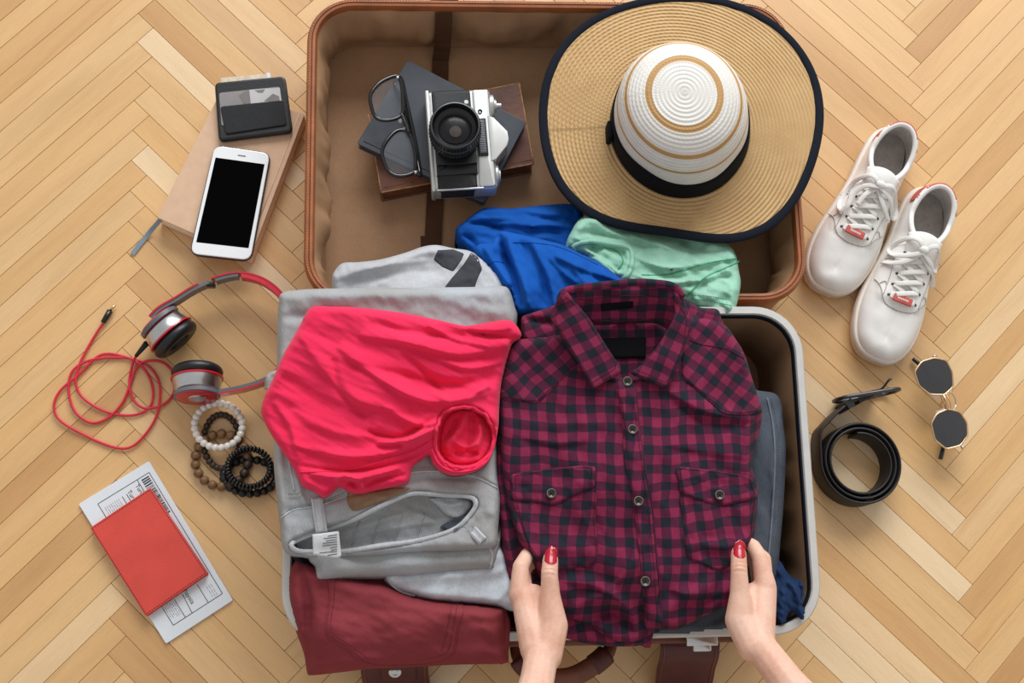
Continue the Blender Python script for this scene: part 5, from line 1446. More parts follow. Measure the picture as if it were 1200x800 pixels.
obj('temple', *tube(catmull([W(488, 200, .077), W(492, 205, .074), W(487, 180, .0685), W(479, 150, .066), W(470, 118, .0655), W(462, 96, .0655)], 4, False), [.0024] * 21, 8), M['black_acetate'], t)
obj('nose_pad', *sphere(W(469, 141, .079), .003, 10, 6, (1, 1.4, .7)), M['clear_plastic'], t)
obj('nose_pad', *sphere(W(475, 151, .079), .003, 10, 6, (1, 1.4, .7)), M['clear_plastic'], t)
for p_ in ((466, 91), (487, 202)):
    obj('hinge', *sphere(W(*p_, .0835 if p_[1] < 100 else .079), .0024, 10, 6), M['metal'], t)

# straw hat
edge = [(633, 146), (637, 97), (661, 52), (695, 22), (732, 4), (777, -4), (812, -3), (845, 0), (882, 8), (920, 37), (946, 75), (963, 112), (965.5, 139), (959, 169), (946, 210), (931, 240), (909, 262), (875, 279), (845, 284), (815, 279), (785, 275), (744, 270), (710, 262), (684, 247), (657, 221), (642, 187)]
E_ = resample(catmull(edge, 6), 4)
def hz(x, y):
    return .124 + .014 * (y - 140) / 140 - .010 * math.exp(-((x - 860) / 60) ** 2 - ((y - 284) / 50) ** 2) + .006 * math.cos((x - 800) / 165 * 3.0)
EW = np.array([W(x, y, hz(x, y)) for x, y in E_])
hc = np.array(W(797, 150, .132))
t = thing('straw_hat', 'wide-brimmed tan straw hat with white crown, black ribbon and navy edge', 'hat', (hc[0], hc[1], .11))
NA = 220
ang = np.arctan2(EW[:, 1] - hc[1], EW[:, 0] - hc[0])
o_ = np.argsort(ang); ang = ang[o_]; RR = np.hypot(EW[:, 0] - hc[0], EW[:, 1] - hc[1])[o_]; ZZ = EW[o_, 2]
A_ = np.linspace(-math.pi, math.pi, NA, endpoint=False)
Rth = np.interp(A_, ang, RR, period=2 * math.pi); Zth = np.interp(A_, ang, ZZ, period=2 * math.pi)
_f = np.fft.rfft(Rth); _f[6:] = 0; Rth = np.fft.irfft(_f, NA)
_f = np.fft.rfft(Zth); _f[5:] = 0; Zth = np.fft.irfft(_f, NA)
CRX, CRY = .082, .086
cr = 1 / np.sqrt((np.cos(A_) / CRX) ** 2 + (np.sin(A_) / CRY) ** 2)
NR = 130; V = []; UV = []
for i in range(NR):
    s = i / (NR - 1)
    for k in range(NA):
        r = cr[k] * .97 + (Rth[k] - cr[k] * .97) * s
        z0 = .134
        z = z0 + (Zth[k] - z0) * (s ** 1.3) - .004 * math.sin(math.pi * s) + .0015 * math.sin(3 * A_[k] + 1) * s
        z += .0007 * abs(math.sin(math.pi * (r - cr[k] + .1) / .0048)) - .0007       # stitched braid rows
        V.append((hc[0] + r * math.cos(A_[k]), hc[1] + r * math.sin(A_[k]), z)); UV.append(((A_[k] + math.pi) * .12, (r - cr[k]) + .1))
F = []
for i in range(NR - 1):
    for k in range(NA):
        l = (k + 1) % NA; F.append((i * NA + k, (i + 1) * NA + k, (i + 1) * NA + l, i * NA + l))
n0 = len(V); Vb = np.array(V) - (0, 0, .0018)
F += [tuple(i + n0 for i in f[::-1]) for f in F]
V = np.vstack([V, Vb]); UV = np.vstack([UV, UV])
# keep the seam of the row pattern tidy: wrap length is a whole number of braids
obj('brim', V, F, M['straw'], t, uv=UV, label='tan woven straw brim')
et = np.stack([hc[0] + Rth * np.cos(A_), hc[1] + Rth * np.sin(A_), Zth + .0015 * np.sin(3 * A_ + 1) - .0009], 1)
T_ = np.stack([np.cos(A_), np.sin(A_), 0 * A_], 1)
v, f = sweep(et - T_ * .0035, [(-.0052, -.0016), (-.004, -.0024), (.004, -.0024), (.0052, -.0016), (.0052, .0016), (.004, .0030), (-.004, .0030), (-.0052, .0016)], closed=True)
obj('edge_binding', v, f, M['navy_trim'], t, label='navy cloth edge binding')
prof = catmull([(0, .104), (.018, .1035), (.036, .101), (.052, .095), (.065, .084), (.073, .068), (.0765, .048), (.0785, .03), (.080, .014), (.0815, .0)], 5, False)
NV = len(prof); sl_ = np.r_[0, np.cumsum(np.hypot(*np.diff(prof, axis=0).T))]
V = []; UV = []; F = []
def crown_pt(r, z, a, grow=0.0):
    dent = 1 - .035 * math.exp(-((math.atan2(math.sin(a + 2.2), math.cos(a + 2.2))) / .35) ** 2) * math.exp(-((z - .03) / .02) ** 2) - .03 * math.exp(-((math.atan2(math.sin(a + .75), math.cos(a + .75))) / .3) ** 2) * math.exp(-((z - .028) / .02) ** 2)
    x = (r + grow) * dent * math.cos(a) * CRX / .0815; y = (r + grow) * dent * math.sin(a) * CRY / .0815
    return (hc[0] + x - .14 * z, hc[1] + y + .0 * z, .131 + z)
for i in range(NV):
    for k in range(NA):
        V.append(crown_pt(prof[i][0], prof[i][1], A_[k])); UV.append(((A_[k] + math.pi) * .06, sl_[i]))
for i in range(NV - 1):
    for k in range(NA):
        l = (k + 1) % NA; F.append((i * NA + k, (i + 1) * NA + k, (i + 1) * NA + l, i * NA + l))
obj('crown', V, F, M['straw_white'], t, uv=UV, label='white straw crown with tan stripes')
V = []; F = []
zs_ = [0.0, .004, .014, .026, .034, .0345]; gr = [.0015, .002, .002, .002, .0018, .0004]
for z, g in zip(zs_, gr):
    for k in range(NA):
        r = np.interp(z, prof[::-1, 1], prof[::-1, 0])
        V.append(crown_pt(r, z + .002 * math.sin(2 * A_[k] + .4), A_[k], g))
for i in range(len(zs_) - 1):
    for k in range(NA):
        l = (k + 1) % NA; F.append((i * NA + k, i * NA + l, (i + 1) * NA + l, (i + 1) * NA + k))
obj('ribbon_band', V, F, M['black_ribbon'], t, label='black ribbon hatband')
c = np.array(crown_pt(.081, .012, math.pi + .12, .004))
obj('ribbon_knot', *box(c[0], c[1], c[2], .006, .022, .022, .002), M['black_ribbon'], t)
# ------------------------------------------------------------------ things on the floor, right
# sneakers
def sneaker(toe, heel, mirror, label, bow):
    toe = np.array(toe); heel = np.array(heel)
    d = toe - heel; Ln = np.hypot(*d)
    th = math.atan2(-d[0], d[1])
    m = (toe + heel) / 2
    t = thing('sneaker', label, 'shoe', (m[0], m[1], 0), th, group=None)
    S = Ln / .24
    mx = -1 if mirror else 1
    half = [(0, .12), (.020, .1165), (.036, .102), (.045, .075), (.0465, .045), (.0415, .010), (.0345, -.03), (.0335, -.07), (.0300, -.10), (.018, -.1165), (0, -.12), (-.017, -.1165), (-.028, -.10), (-.031, -.07), (-.031, -.03), (-.036, .01), (-.042, .045), (-.042, .078), (-.034, .103), (-.019, .1175)]
    P = np.array(half) * S; P[:, 0] *= mx * .885
    P = resample(catmull(P, 8), .0045)
    P = ccw(P)
    n = len(P)
    def opn(y):
        k = (y + .0690) / .0395
        return .0250 * math.sqrt(max(0, 1 - k * k)) if abs(k) < 1 else 0.0
    def zq(y): return float(np.interp(y, [-.110, -.095, -.065, -.04, -.03, .0, .03, .06, .085, .1], [.070, .067, .058, .062, .066, .061, .053, .046, .041, .037]))
    NS = 26; V = []; idx = []
    Q = []
    for p in P:
        x, y = p / S
        yq = np.interp(y, [-.12, .12], [-.1085, .094])
        xo = opn(yq)
        if yq > -.0295: xo = 0.0
        Q.append((math.copysign(xo, x) if abs(x) > 1e-4 else 0.0, yq))
    for i, p in enumerate(P):
        x, y = p / S; qx, qy = Q[i]; zt = zq(qy)
        b = np.clip((-.022 - qy) / .02, 0, 1)
        for k in range(NS):
            s = k / (NS - 1)
            ge, he = 1 - math.cos(s * math.pi / 2) ** .85, math.sin(s * math.pi / 2) ** .9
            gl, hl = s ** 1.4 * .95 + .05 * s, s
            g = ge * (1 - b) + gl * b; h = he * (1 - b) + hl * b
            X = x + (qx - x) * g; Y = y + (qy - y) * g; Z = .022 + (zt - .022) * h
            # eyestay panels stand proud of the tongue, toe cap in front
            ax_ = abs(X)
            if -.03 < Y < .052:
                w = np.clip((ax_ - .0065) / .0015, 0, 1) * np.clip((.030 + .02 * (.05 - Y) / .07 - ax_) / .0012, 0, 1)
                Z += .0016 * w * (1 - b)
            cap = .058 + .35 * ax_ * (1 if ax_ > .012 else 0)
            if s > .05: Z -= .0009 * math.exp(-((Y - .060 + .45 * max(0, ax_ - .012)) / .0016) ** 2)
            Z += .0012 * noise.noise((X * 60, Y * 60, 2.0 + mx)) * (1 - b)
            V.append((X * S, Y * S, Z))
    F = []
    for i in range(n):
        j = (i + 1) % n
        for k in range(NS - 1):
            F.append((i * NS + k, j * NS + k, j * NS + k + 1, i * NS + k + 1))
    V = np.array(V)
    up = obj('upper', V, F, M['shoe'], t, local=True, label='white leather upper')
    bvh = BVHTree.FromPolygons([Vector(v) for v in V], F)
    def hgt(x, y):
        z = .03
        for e in (-.0008, .0008):
            r = bvh.ray_cast(Vector((x * S + e, y * S + .0003, .3)), Vector((0, 0, -1)))
            if r[0]: z = max(z, r[0].z)
        return z
    # sole with a foxing line
    so = obj('sole', *stack(P, [(.003, 0), (-.0015, .002), (-.0035, .008), (-.0038, .020), (-.0028, .0238), (-.0005, .0245), (.003, .0235)], True, False), M['shoe_sole'], t, local=True, sharp=60, label='off-white rubber sole')
    ring = offset(P, -.0040)
    obj('sole_line', *tube([(x, y, .0165) for x, y in ring], .0005, 5, True), M['stitch'], so, local=True)
    # lining and insole
    N2 = 48; Vl = []; Fl = []
    rows = [(1.0, 1.0, 0.0), (.97, .97, -.006), (1.02, 1.02, -.018), (1.06, 1.12, None)]
    for a, b, dz in rows:
        for k in range(N2):
            q = 2 * math.pi * k / N2
            x = .0250 * math.cos(q) * a; y = -.069 + .0395 * math.sin(q) * b
            z = zq(max(-.1085, min(-.0295, -.069 + .0395 * math.sin(q)))) + dz if dz is not None else .027
            Vl.append((x * S, y * S, z))
    for i in range(3):
        for k in range(N2):
            l = (k + 1) % N2; Fl.append((i * N2 + k, (i + 1) * N2 + k, (i + 1) * N2 + l, i * N2 + l))
    obj('lining', Vl, Fl, M['shoe_lining'], t, local=True, label='grey inner lining')
    obj('insole', [(.0265 * math.cos(2 * math.pi * k / 32) * S, (-.055 + .062 * math.sin(2 * math.pi * k / 32)) * S, .0275) for k in range(32)], [tuple(range(32))], M['insole'], t, local=True, label='grey insole')
    # padded collar
    cpts = []
    for q in np.linspace(math.radians(62), math.radians(478), 60):
        x, y = .0253 * math.cos(q), -.069 + .0400 * math.sin(q)
        cpts.append((x * S, y * S, zq(max(-.1085, min(-.0295, y))) - .0005))
    obj('padded_collar', *tube(cpts, .0036, 8), M['shoe'], t, local=True)
    # heel tab
    Vt = []; Ft = []; cols = 0
    for i in range(n):
        x, y = P[i] / S
        if y < -.094:
            cols += 1
    order = sorted([i for i in range(n) if P[i][1] / S < -.083], key=lambda i: math.atan2(P[i][0], -P[i][1] / S - .07))
    for i in order:
        for k in range(10, NS):
            v = V[i * NS + k].copy(); r_ = np.array([v[0], v[1] + .063 * S]); r_ /= np.linalg.norm(r_)
            v[:2] += r_ * (.0014 + .0030 * ((k - 10) / (NS - 11)) ** 1.5); Vt.append(v)
        v = V[i * NS + NS - 1].copy(); r_ = np.array([v[0], v[1] + .063 * S]); r_ /= np.linalg.norm(r_)
        v[2] += .0024; v[:2] += r_ * .0034; Vt.append(v)
        v = V[i * NS + NS - 1].copy(); v[2] += .0030; v[:2] += r_ * .0015; Vt.append(v)
    mrow = NS - 10 + 2
    for a in range(len(order) - 1):
        for k in range(mrow - 1): Ft.append((a * mrow + k, a * mrow + k + 1, (a + 1) * mrow + k + 1, (a + 1) * mrow + k))
    obj('heel_tab', Vt, Ft, M['shoe_red'], t, local=True, label='red heel tab')
    # tongue end standing at the mouth of the shoe
    tv = []; tf = []
    for i in range(9):
        u = i / 8
        for k in range(9):
            w = k / 8 * 2 - 1
            x = w * (.019 + .003 * u); y = -.008 - .032 * u + .004 * abs(w) ** 2 * u
            z = .0650 + .008 * u - .008 * w * w + .004 * math.sin(u * 3)
            tv.append((x * S, y * S, z))
    for i in range(8):
        for k in range(8): tf.append((i * 9 + k, i * 9 + k + 1, (i + 1) * 9 + k + 1, (i + 1) * 9 + k))
    nn = len(tv); tv = tv + [(a, b, c - .0045) for a, b, c in tv]
    tf += [tuple(q + nn for q in f[::-1]) for f in tf]
    ring = [k for k in range(9)] + [i * 9 + 8 for i in range(1, 9)] + [80 - k for k in range(1, 9)] + [(8 - i) * 9 for i in range(1, 8)]
    for a, b in zip(ring, ring[1:] + ring[:1]): tf.append((b, a, a + nn, b + nn))
    obj('tongue', tv, tf, M['shoe'], t, local=True, label='padded tongue')
    _vv, _ff = merge((V, F), (np.array(tv), tf))
    bvh = BVHTree.FromPolygons([Vector(v) for v in _vv], _ff)
    # laces
    def lace(pts, w=.0062, lift=.0014, zz=None, closed=False, name='lace'):
        Pp = catmull(np.array(pts, float), 5, closed)
        Pp = resample(Pp, .003, closed)
        L3 = []
        for q in Pp:
            z = hgt(q[0], q[1]) + lift
            L3.append([q[0] * S, q[1] * S, z + (q[2] if len(q) > 2 else 0)])
        L3 = np.array(L3)
        for _ in range(3):
            if closed: L3[:, 2] = (np.roll(L3[:, 2], 1) + L3[:, 2] + np.roll(L3[:, 2], -1)) / 3
            else: L3[1:-1, 2] = (L3[:-2, 2] + L3[1:-1, 2] + L3[2:, 2]) / 3
        v, f = sweep(L3, [(-w / 2, -.0004), (-w * .35, -.0009), (w * .35, -.0009), (w / 2, -.0004), (w / 2, .0004), (w * .35, .0009), (-w * .35, .0009), (-w / 2, .0004)], closed=closed)
        return obj(name, v, f, M['lace'], t, local=True)
    ys = [.046, .032, .018, .004, -.010]
    ex = .0160
    lace([(-ex, ys[0], 0), (-.008, ys[0] + .001, .001), (.008, ys[0] + .001, .001), (ex, ys[0], 0)])
    for i in range(4):
        lace([(-ex, ys[i], -.001), (-.009, ys[i] - .003, .001), (0, (ys[i] + ys[i + 1]) / 2, .0015), (.009, ys[i + 1] + .003, .001), (ex, ys[i + 1], -.001)])
        lace([(ex, ys[i], -.001), (.009, ys[i] - .003, .002), (0, (ys[i] + ys[i + 1]) / 2, .0035), (-.009, ys[i + 1] + .003, .002), (-ex, ys[i + 1], -.001)])
    for y in ys:
        for sx in (-1, 1):
            x = sx * (ex + .002); z = hgt(x, y)
            obj('eyelet', *lathe([(0, z + .0002), (.0016, z + .0004), (.0019, z - .0005)], 10, (x * S, y * S)), M['eyelet'], t, local=True)
    for lp in bow: lace([(a * mx, b - .012, c) for a, b, c in lp], .0058, .003, name='lace_bow')
    obj('lace_knot', *sphere((0, -.016 * S, hgt(0, -.016) + .006), .006, 12, 8, (1.2, .9, .7)), M['lace'], t, local=True)
    # little red tag on the lowest lace
    zt = hgt(0, ys[0]) + .0045
    tg = obj('lace_tag', *box(0, ys[0] * S + .001, zt, .024, .010, .003, .001), M['shoe_red'], t, local=True, label='red lace tag')
    obj('tag_lettering', *merge(*[box((-.006 + k * .002) * 1.0, ys[0] * S + .001, zt + .0016, .0012, .0022, .0005, .0001, 1) for k in range(7)]), M['lace'], tg, local=True)
    # stitching lines on the toe cap and the sides
    def line(pts, r=.0005, lift=.0002, mt='stitch'):
        Pp = resample(catmull(np.array(pts, float), 6, False), .003, False)
        obj('seam', *tube([(q[0] * S, q[1] * S, hgt(q[0], q[1]) + lift) for q in Pp], r, 5), M[mt], t, local=True)
    line([(-.036, .030), (-.028, .041), (-.024, .050), (-.016, .057), (0, .060), (.016, .057), (.024, .050), (.029, .040), (.038, .028)], .0007)
    for sx in (-1, 1):
        line([(sx * .024, .050), (sx * .024, .030), (sx * .0255, .010), (sx * .027, -.008)])
        line([(sx * .033, .036), (sx * .027, .030), (sx * .025, .034)])
        line([(sx * .034, -.002), (sx * .031, -.001), (sx * .0275, .000)], .0007)
        line([(sx * .033, -.006), (sx * .031, -.005), (sx * .0275, -.004)], .0005)
    return t
bowA = [[(0, -.002, .003), (.014, -.008, .006), (.030, -.008, .004), (.040, .002, .003), (.041, .012, .003), (.032, .010, .004), (.018, .004, .006), (0, -.001, .005)],
        [(0, -.002, .004), (-.014, -.010, .006), (-.026, -.006, .004), (-.030, .010, .003), (-.032, .030, .003), (-.029, .040, .003), (-.024, .036, .004), (-.023, .018, .005), (-.016, .004, .006), (0, 0, .006)],
        [(0, 0, .002), (.014, .014, .004), (.026, .022, .003), (.034, .022, .002)], [(0, 0, .002), (-.010, .012, .005), (-.014, .030, .005)]]
bowB = [[(0, -.002, .003), (.010, -.012, .005), (.024, -.014, .005), (.033, -.004, .003), (.030, .008, .003), (.016, .008, .005), (0, .000, .006)],
        [(0, -.002, .004), (-.010, -.012, .006), (-.024, -.012, .005), (-.030, .000, .004), (-.024, .010, .004), (-.012, .006, .006), (0, .000, .006)],
        [(0, 0, .002), (.016, .016, .004), (.028, .020, .003), (.036, .016, .002)], [(0, 0, .002), (-.016, .012, .004), (-.030, .014, .003), (-.036, .022, .002)]]
def fxy(a): return tuple(W(*a)[:2])
sneaker(fxy((964, 340, .014)), tuple(W(1066, 139, .068)[:2]), True, 'white leather sneaker with red heel tab, lying closer to the suitcase lid', bowA)
sneaker(fxy((1024, 421, .014)), tuple(W(1109, 210, .068)[:2]), False, 'white leather sneaker with red heel tab, lying closer to the sunglasses', bowB)

# belt
c = W(1009, 545, .0); c[2] = 0
t = thing('belt', 'black leather belt rolled into a coil with metal buckle', 'belt', (c[0], c[1], 0))
bh = .036
sp = []
turns = 2.75; R0, R1 = .0345, .0500
NN = 170
cc = np.array(W(1010, 541, .036))
for k in range(NN):
    q = k / (NN - 1); a = math.radians(60) + q * turns * 2 * math.pi      # CCW, ends on the left side
    r = R0 + (R1 - R0) * q + .0006 * math.sin(a * 2)
    sp.append((cc[0] + r * math.cos(a), cc[1] + r * math.sin(a)))
# rotate so that the outer end points to the left, travelling up
a_end = math.radians(60) + turns * 2 * math.pi
rot = math.radians(178) - a_end
# travel must go clockwise at the outer end to run upwards on the left: mirror the spiral
sp = np.array(sp) - cc[:2]
sp[:, 1] *= -1
a_e = math.atan2(sp[-1][1], sp[-1][0]); rr_ = math.radians(185) - a_e
Rm = np.array([[math.cos(rr_), -math.sin(rr_)], [math.sin(rr_), math.cos(rr_)]])
sp = sp @ Rm.T + cc[:2]
ext = [W(x, y, .036)[:2] for x, y in ((962, 508), (972, 493), (986, 479), (1000, 470), (1014, 464), (1024, 461))]
pth = np.vstack([sp, catmull(np.vstack([sp[-1:], np.array(ext)]), 5, False)[1:]])
P3 = np.c_[pth, np.full(len(pth), bh / 2 + .0005)]
th_ = .0017
obj('strap', *sweep(P3, [(-th_, -bh / 2), (th_, -bh / 2), (th_, bh / 2 - .001), (th_ * .6, bh / 2), (-th_ * .6, bh / 2), (-th_, bh / 2 - .001)]), M['belt'], t, sharp=40)
st_ = np.c_[pth, np.full(len(pth), bh + .0006)]
obj('strap_edge', *tube(st_[::1], .0010, 5), M['belt_edge'], t, label='burnished strap edge')
# keeper and buckle
k0 = np.r_[W(990, 476.5, .03)[:2], bh / 2]; k1 = np.r_[W(997, 472, .03)[:2], bh / 2]
tt = .0052
obj('keeper_loop', *sweep([k0, k1], [(-tt, -bh / 2 - .001), (tt, -bh / 2 - .001), (tt, bh / 2 + .003), (-tt, bh / 2 + .003)]), M['black_leather'], t, sharp=40, label='leather keeper loop')
b0 = np.r_[W(982, 467, .034)[:2], .022]; b1 = np.r_[W(1056, 455, .034)[:2], .022]
dirv = (b1 - b0); Lb = np.linalg.norm(dirv); dirv /= Lb
nv = np.array([-dirv[1], dirv[0], 0]); up_ = np.array([0, 0, 1.0]) * math.cos(.02) - nv * math.sin(.02)
mid = (b0 + b1) / 2
rp_ = rrect(Lb, .038, .016, 8)
ringp = [mid + dirv * x + up_ * y for x, y in rp_]
obj('buckle_frame', *tube(ringp, .0024, 8, True), M['gunmetal'], t, label='dark metal buckle frame')
pz = W(1034, 452, .05); 
obj('buckle_prong', *tube(catmull([mid + dirv * .006, mid + dirv * .018 + nv * .004 + (0, 0, .008), np.array(W(1041, 446, .046)), np.array(W(1045, 443, .048))], 5, False), .0014, 6), M['gunmetal'], t, label='buckle prong')
obj('buckle_end', *sweep([np.r_[W(1005, 470, .03)[:2], bh / 2], np.r_[W(1022, 461, .03)[:2], bh / 2], np.r_[W(1032, 459, .03)[:2], bh / 2]], [(-.0035, -bh / 2 * .8), (.0035, -bh / 2 * .8), (.0035, bh / 2 * .9), (-.0035, bh / 2 * .9)]), M['belt'], t, sharp=40)

# sunglasses
t = thing('sunglasses', 'gold rimmed sunglasses with dark angular lenses lying on the parquet', 'sunglasses', at(1103, 473, 0))
s1 = [(1071.6, 435.7), (1080, 423.5), (1095, 419), (1109, 422), (1116, 436), (1117, 453), (1107, 462.5), (1090, 462), (1077, 452)]
s2 = [(1091, 496), (1098, 484.5), (1111, 479), (1125, 482.5), (1133, 495), (1134, 510), (1125.5, 522), (1109, 526), (1095.5, 515)]
def sz(x, y): return .034
for lp in (s1, s2):
    P = round_poly(lp, 3.2, 3)
    pts = np.array([W(x, y, sz(x, y)) for x, y in P])
    obj('frame_rim', *tube(pts, .0011, 7, True), M['rose_gold'], t, label='gold wire rim')
    n = len(pts); c = pts.mean(0)
    inn_ = c + (pts - c) * .97
    V = np.vstack([inn_, c + (inn_ - c) * .5 + (0, 0, .0012), [c + (0, 0, .0016)]])
    F = [(i, (i + 1) % n, n + (i + 1) % n, n + i) for i in range(n)] + [(n + i, n + (i + 1) % n, 2 * n) for i in range(n)]
    m_ = len(V); V = np.vstack([V, V - (0, 0, .0018)]); F += [tuple(q + m_ for q in f[::-1]) for f in F]
    obj('lens', V, F, M['dark_glass'], t, label='dark tinted lens')
def wire(name, P, r, mat, **k):
    return obj(name, *tube(catmull([W(*p) for p in P], 6, False) if len(P) > 2 else [W(*p) for p in P], r, 7), mat, t, **k)
wire('bridge', [(1105, 462, .034), (1108, 468, .0365), (1110, 475, .0365), (1111, 480, .034)], .0013, M['rose_gold'])
wire('bridge', [(1109, 461, .034), (1112, 468, .036), (1114, 474, .036), (1114, 480, .034)], .0009, M['rose_gold'])
wire('nose_pad_arm', [(1114, 459, .034), (1119, 466, .030), (1120, 475, .029), (1117, 481, .034)], .0008, M['metal'])
for a, b in (((1091, 463.5), (1104, 464.5)), ((1097, 483), (1107, 479))):
    wire('nose_pad', [(a[0], a[1], .031), ((a[0] + b[0]) / 2, (a[1] + b[1]) / 2 + 1, .0305), (b[0], b[1], .031)], .0022, M['clear_plastic'])
wire('temple', [(1096, 417, .033), (1098, 419, .020), (1103, 440, .007), (1108, 480, .006), (1106, 515, .006)], .0012, M['rose_gold'])
wire('temple_tip', [(1107, 508, .006), (1106, 520, .006), (1104, 530, .006), (1102, 538, .0045)], .0027, M['black_acetate'], label='dark temple tip')
wire('temple', [(1127, 524, .033), (1127, 524, .020), (1120, 505, .009), (1108, 475, .009), (1090, 440, .008)], .0012, M['rose_gold'])
wire('temple_tip', [(1094, 448, .008), (1086, 435, .008), (1078, 427, .008), (1070, 420, .0055)], .0027, M['black_acetate'], label='dark temple tip')
for a in ((1095, 417.5), (1128, 524)):
    obj('hinge', *sphere(W(*a, .033), .0022, 10, 6), M['metal'], t)

# ------------------------------------------------------------------ the person packing: two forearms reaching in
t = thing('person', 'two bare hands with red nails of a person holding the plaid shirt', 'person', at(760, 800, 0))
def hand(caps, thumb, mirror, lines):
    V, F = blob([(W(*a[:3]), a[3], W(*b[:3]), b[3]) for a, b in caps], .0016, 10)
    p0 = np.array(W(*thumb[0][:3])); p1 = np.array(W(*thumb[1][:3]))      # joint -> tip
    # skin creases across the joint
    d = (p0 - p1); Lt = np.linalg.norm(d); ax_ = d / Lt
    for off, dep, wd in lines:
        s = (V - p0) @ ax_
        rr = np.linalg.norm((V - p0) - s[:, None] * ax_, axis=1)
        w = np.exp(-((s - off) / wd) ** 2) * (rr < .016) * np.clip((V[:, 2] - p0[2]) / .006, 0, 1)
        V[:, 2] -= dep * w
    arm = obj('arm', V, F, M['skin'], t, label='bare hand and forearm')
    # nail on the back of the thumb, facing up
    ax_ = (p1 - p0) / np.linalg.norm(p1 - p0)
    up = np.array([0, 0, 1.0]) + .18 * np.array([-1 if mirror else 1, 0, 0]) * 0; up -= ax_ * (up @ ax_); up /= np.linalg.norm(up)
    sd = np.cross(ax_, up)
    r = thumb[1][3]
    bv = BVHTree.FromPolygons([Vector(v) for v in V], F)
    nu, nv = 13, 13; NV_ = []; NF = []
    Lh = .0195; c0 = p1 - ax_ * .0085
    for i in range(nu):
        u = i / (nu - 1)
        wd = .0062 * math.sin(math.pi * (.16 + .78 * u) if u < .45 else math.pi * (.16 + .78 * u)) ** .55 if True else 0
        wd = .0067 * (math.sqrt(max(0, 1 - ((.30 - u) / .34) ** 2)) if u < .30 else (1 - .10 * (u - .3)) * math.sqrt(max(0, 1 - max(0, (u - .55) / .46) ** 2)))
        for k in range(nv):
            w = (k / (nv - 1) * 2 - 1)
            p = c0 + ax_ * (Lh * u) + sd * wd * w
            h = bv.ray_cast(Vector(p + up * .03), Vector(-up))
            hit = np.array(h[0]) if h[0] else p + up * r
            lv = (hit - p) @ up
            lim = .0085 - .0035 * w * w * (wd / .006) ** 2 - .0012 * max(0, u - .6)
            lv = max(min(lv, .0112), lim - .0008) + .0007 * (1 - w ** 4)
            NV_.append(p + up * lv)
    for i in range(nu - 1):
        for k in range(nv - 1): NF.append((i * nv + k, i * nv + k + 1, (i + 1) * nv + k + 1, (i + 1) * nv + k))
    n0 = len(NV_); NV_ = NV_ + [q - up * .0012 for q in NV_]; NF += [tuple(q + n0 for q in f[::-1]) for f in NF]
    obj('fingernail', NV_, NF, M['nail'], arm, label='glossy red thumb nail')
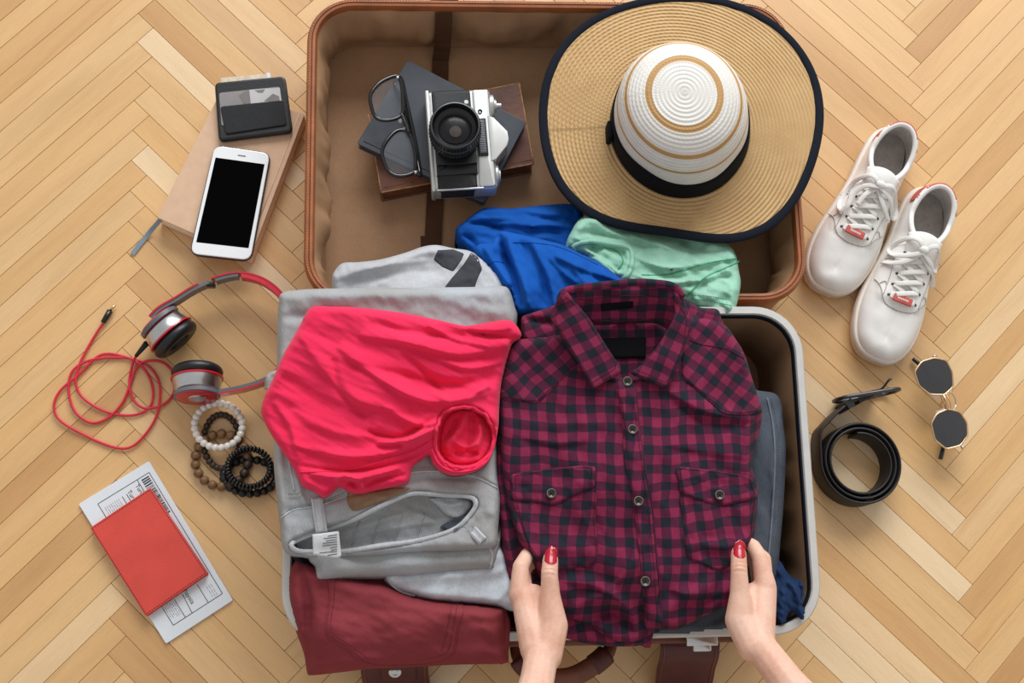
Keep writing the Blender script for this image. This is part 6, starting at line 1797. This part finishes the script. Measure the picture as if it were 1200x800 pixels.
hand([((645, 655, .222, .0082), (644, 672, .227, .0090)), ((644, 672, .227, .0088), (645, 700, .224, .0105)), ((645, 700, .224, .0110), (647, 733, .221, .0165)), ((647, 733, .221, .0165), (640, 768, .227, .0165)),
      ((609, 697, .209, .0115), (610, 664, .205, .0086)), ((610, 664, .205, .0086), (618, 650, .190, .0078)), ((618, 650, .190, .0078), (630, 642, .182, .0072)),
      ((613, 697, .207, .0130), (628, 760, .224, .0165)), ((625, 700, .204, .0140), (634, 760, .222, .0165)), ((638, 702, .208, .0120), (640, 750, .220, .0165)),
      ((613, 700, .196, .0110), (612, 668, .186, .0088)), ((612, 668, .186, .0088), (628, 652, .175, .0080)), ((628, 652, .175, .008), (640, 642, .172, .0072)),
      ((614, 704, .184, .0105), (614, 670, .172, .0085)), ((614, 670, .172, .0085), (630, 655, .164, .0075)), ((630, 655, .164, .0075), (640, 652, .162, .007)),
      ((617, 708, .174, .0095), (618, 682, .162, .0075)), ((618, 682, .162, .0075), (630, 670, .156, .0065)), ((630, 670, .156, .0065), (638, 667, .154, .006)),
      ((616, 704, .195, .013), (630, 758, .212, .016)), ((619, 708, .183, .012), (632, 758, .207, .0155)),
      ((635, 764, .226, .0172), (629, 800, .243, .0172)), ((633, 764, .214, .0150), (627, 800, .232, .0160)), ((629, 800, .241, .0175), (610, 880, .300, .0240)), ((610, 880, .300, .0240), (585, 990, .370, .034))],
     [(644, 672, .227, .0090), (645, 655, .222, .0082)], False, [(-.001, .0010, .0012), (.0035, .0008, .0010), (-.0050, .0007, .0010)])
hand([((865.5, 648, .218, .0082), (866, 668, .224, .0090)), ((866, 668, .224, .0088), (867, 698, .222, .0105)), ((867, 698, .222, .0110), (867, 726, .220, .0155)), ((867, 726, .220, .0155), (882, 757, .226, .0165)),
      ((897, 686, .209, .0115), (890, 652, .206, .0084)), ((890, 652, .206, .0084), (883, 640, .192, .0076)), ((883, 640, .192, .0076), (872, 634, .184, .0072)),
      ((896, 690, .207, .0130), (890, 748, .222, .0160)), ((884, 698, .204, .0140), (886, 750, .220, .0160)), ((873, 702, .210, .0115), (878, 745, .219, .0160)),
      ((895, 690, .196, .0110), (894, 655, .186, .0090)), ((894, 655, .186, .0090), (880, 642, .175, .0080)), ((880, 642, .175, .008), (870, 640, .172, .0072)),
      ((894, 696, .184, .0105), (892, 664, .172, .0085)), ((892, 664, .172, .0085), (878, 652, .164, .0075)), ((878, 652, .164, .0075), (868, 650, .162, .007)),
      ((891, 700, .174, .0095), (888, 676, .162, .0075)), ((888, 676, .162, .0075), (876, 664, .156, .0065)), ((876, 664, .156, .0065), (868, 662, .154, .006)),
      ((894, 696, .195, .013), (889, 750, .210, .0155)), ((891, 700, .183, .012), (889, 752, .205, .015)),
      ((888, 754, .225, .0165), (926, 803, .243, .0180)), ((888, 754, .214, .0145), (926, 803, .232, .0165)), ((926, 803, .241, .0182), (990, 880, .300, .0245)), ((990, 880, .300, .0245), (1070, 975, .370, .034))],
     [(866, 668, .224, .0090), (865.5, 648, .218, .0082)], True, [(-.001, .0010, .0012), (.0035, .0008, .0010), (-.0050, .0007, .0010)])
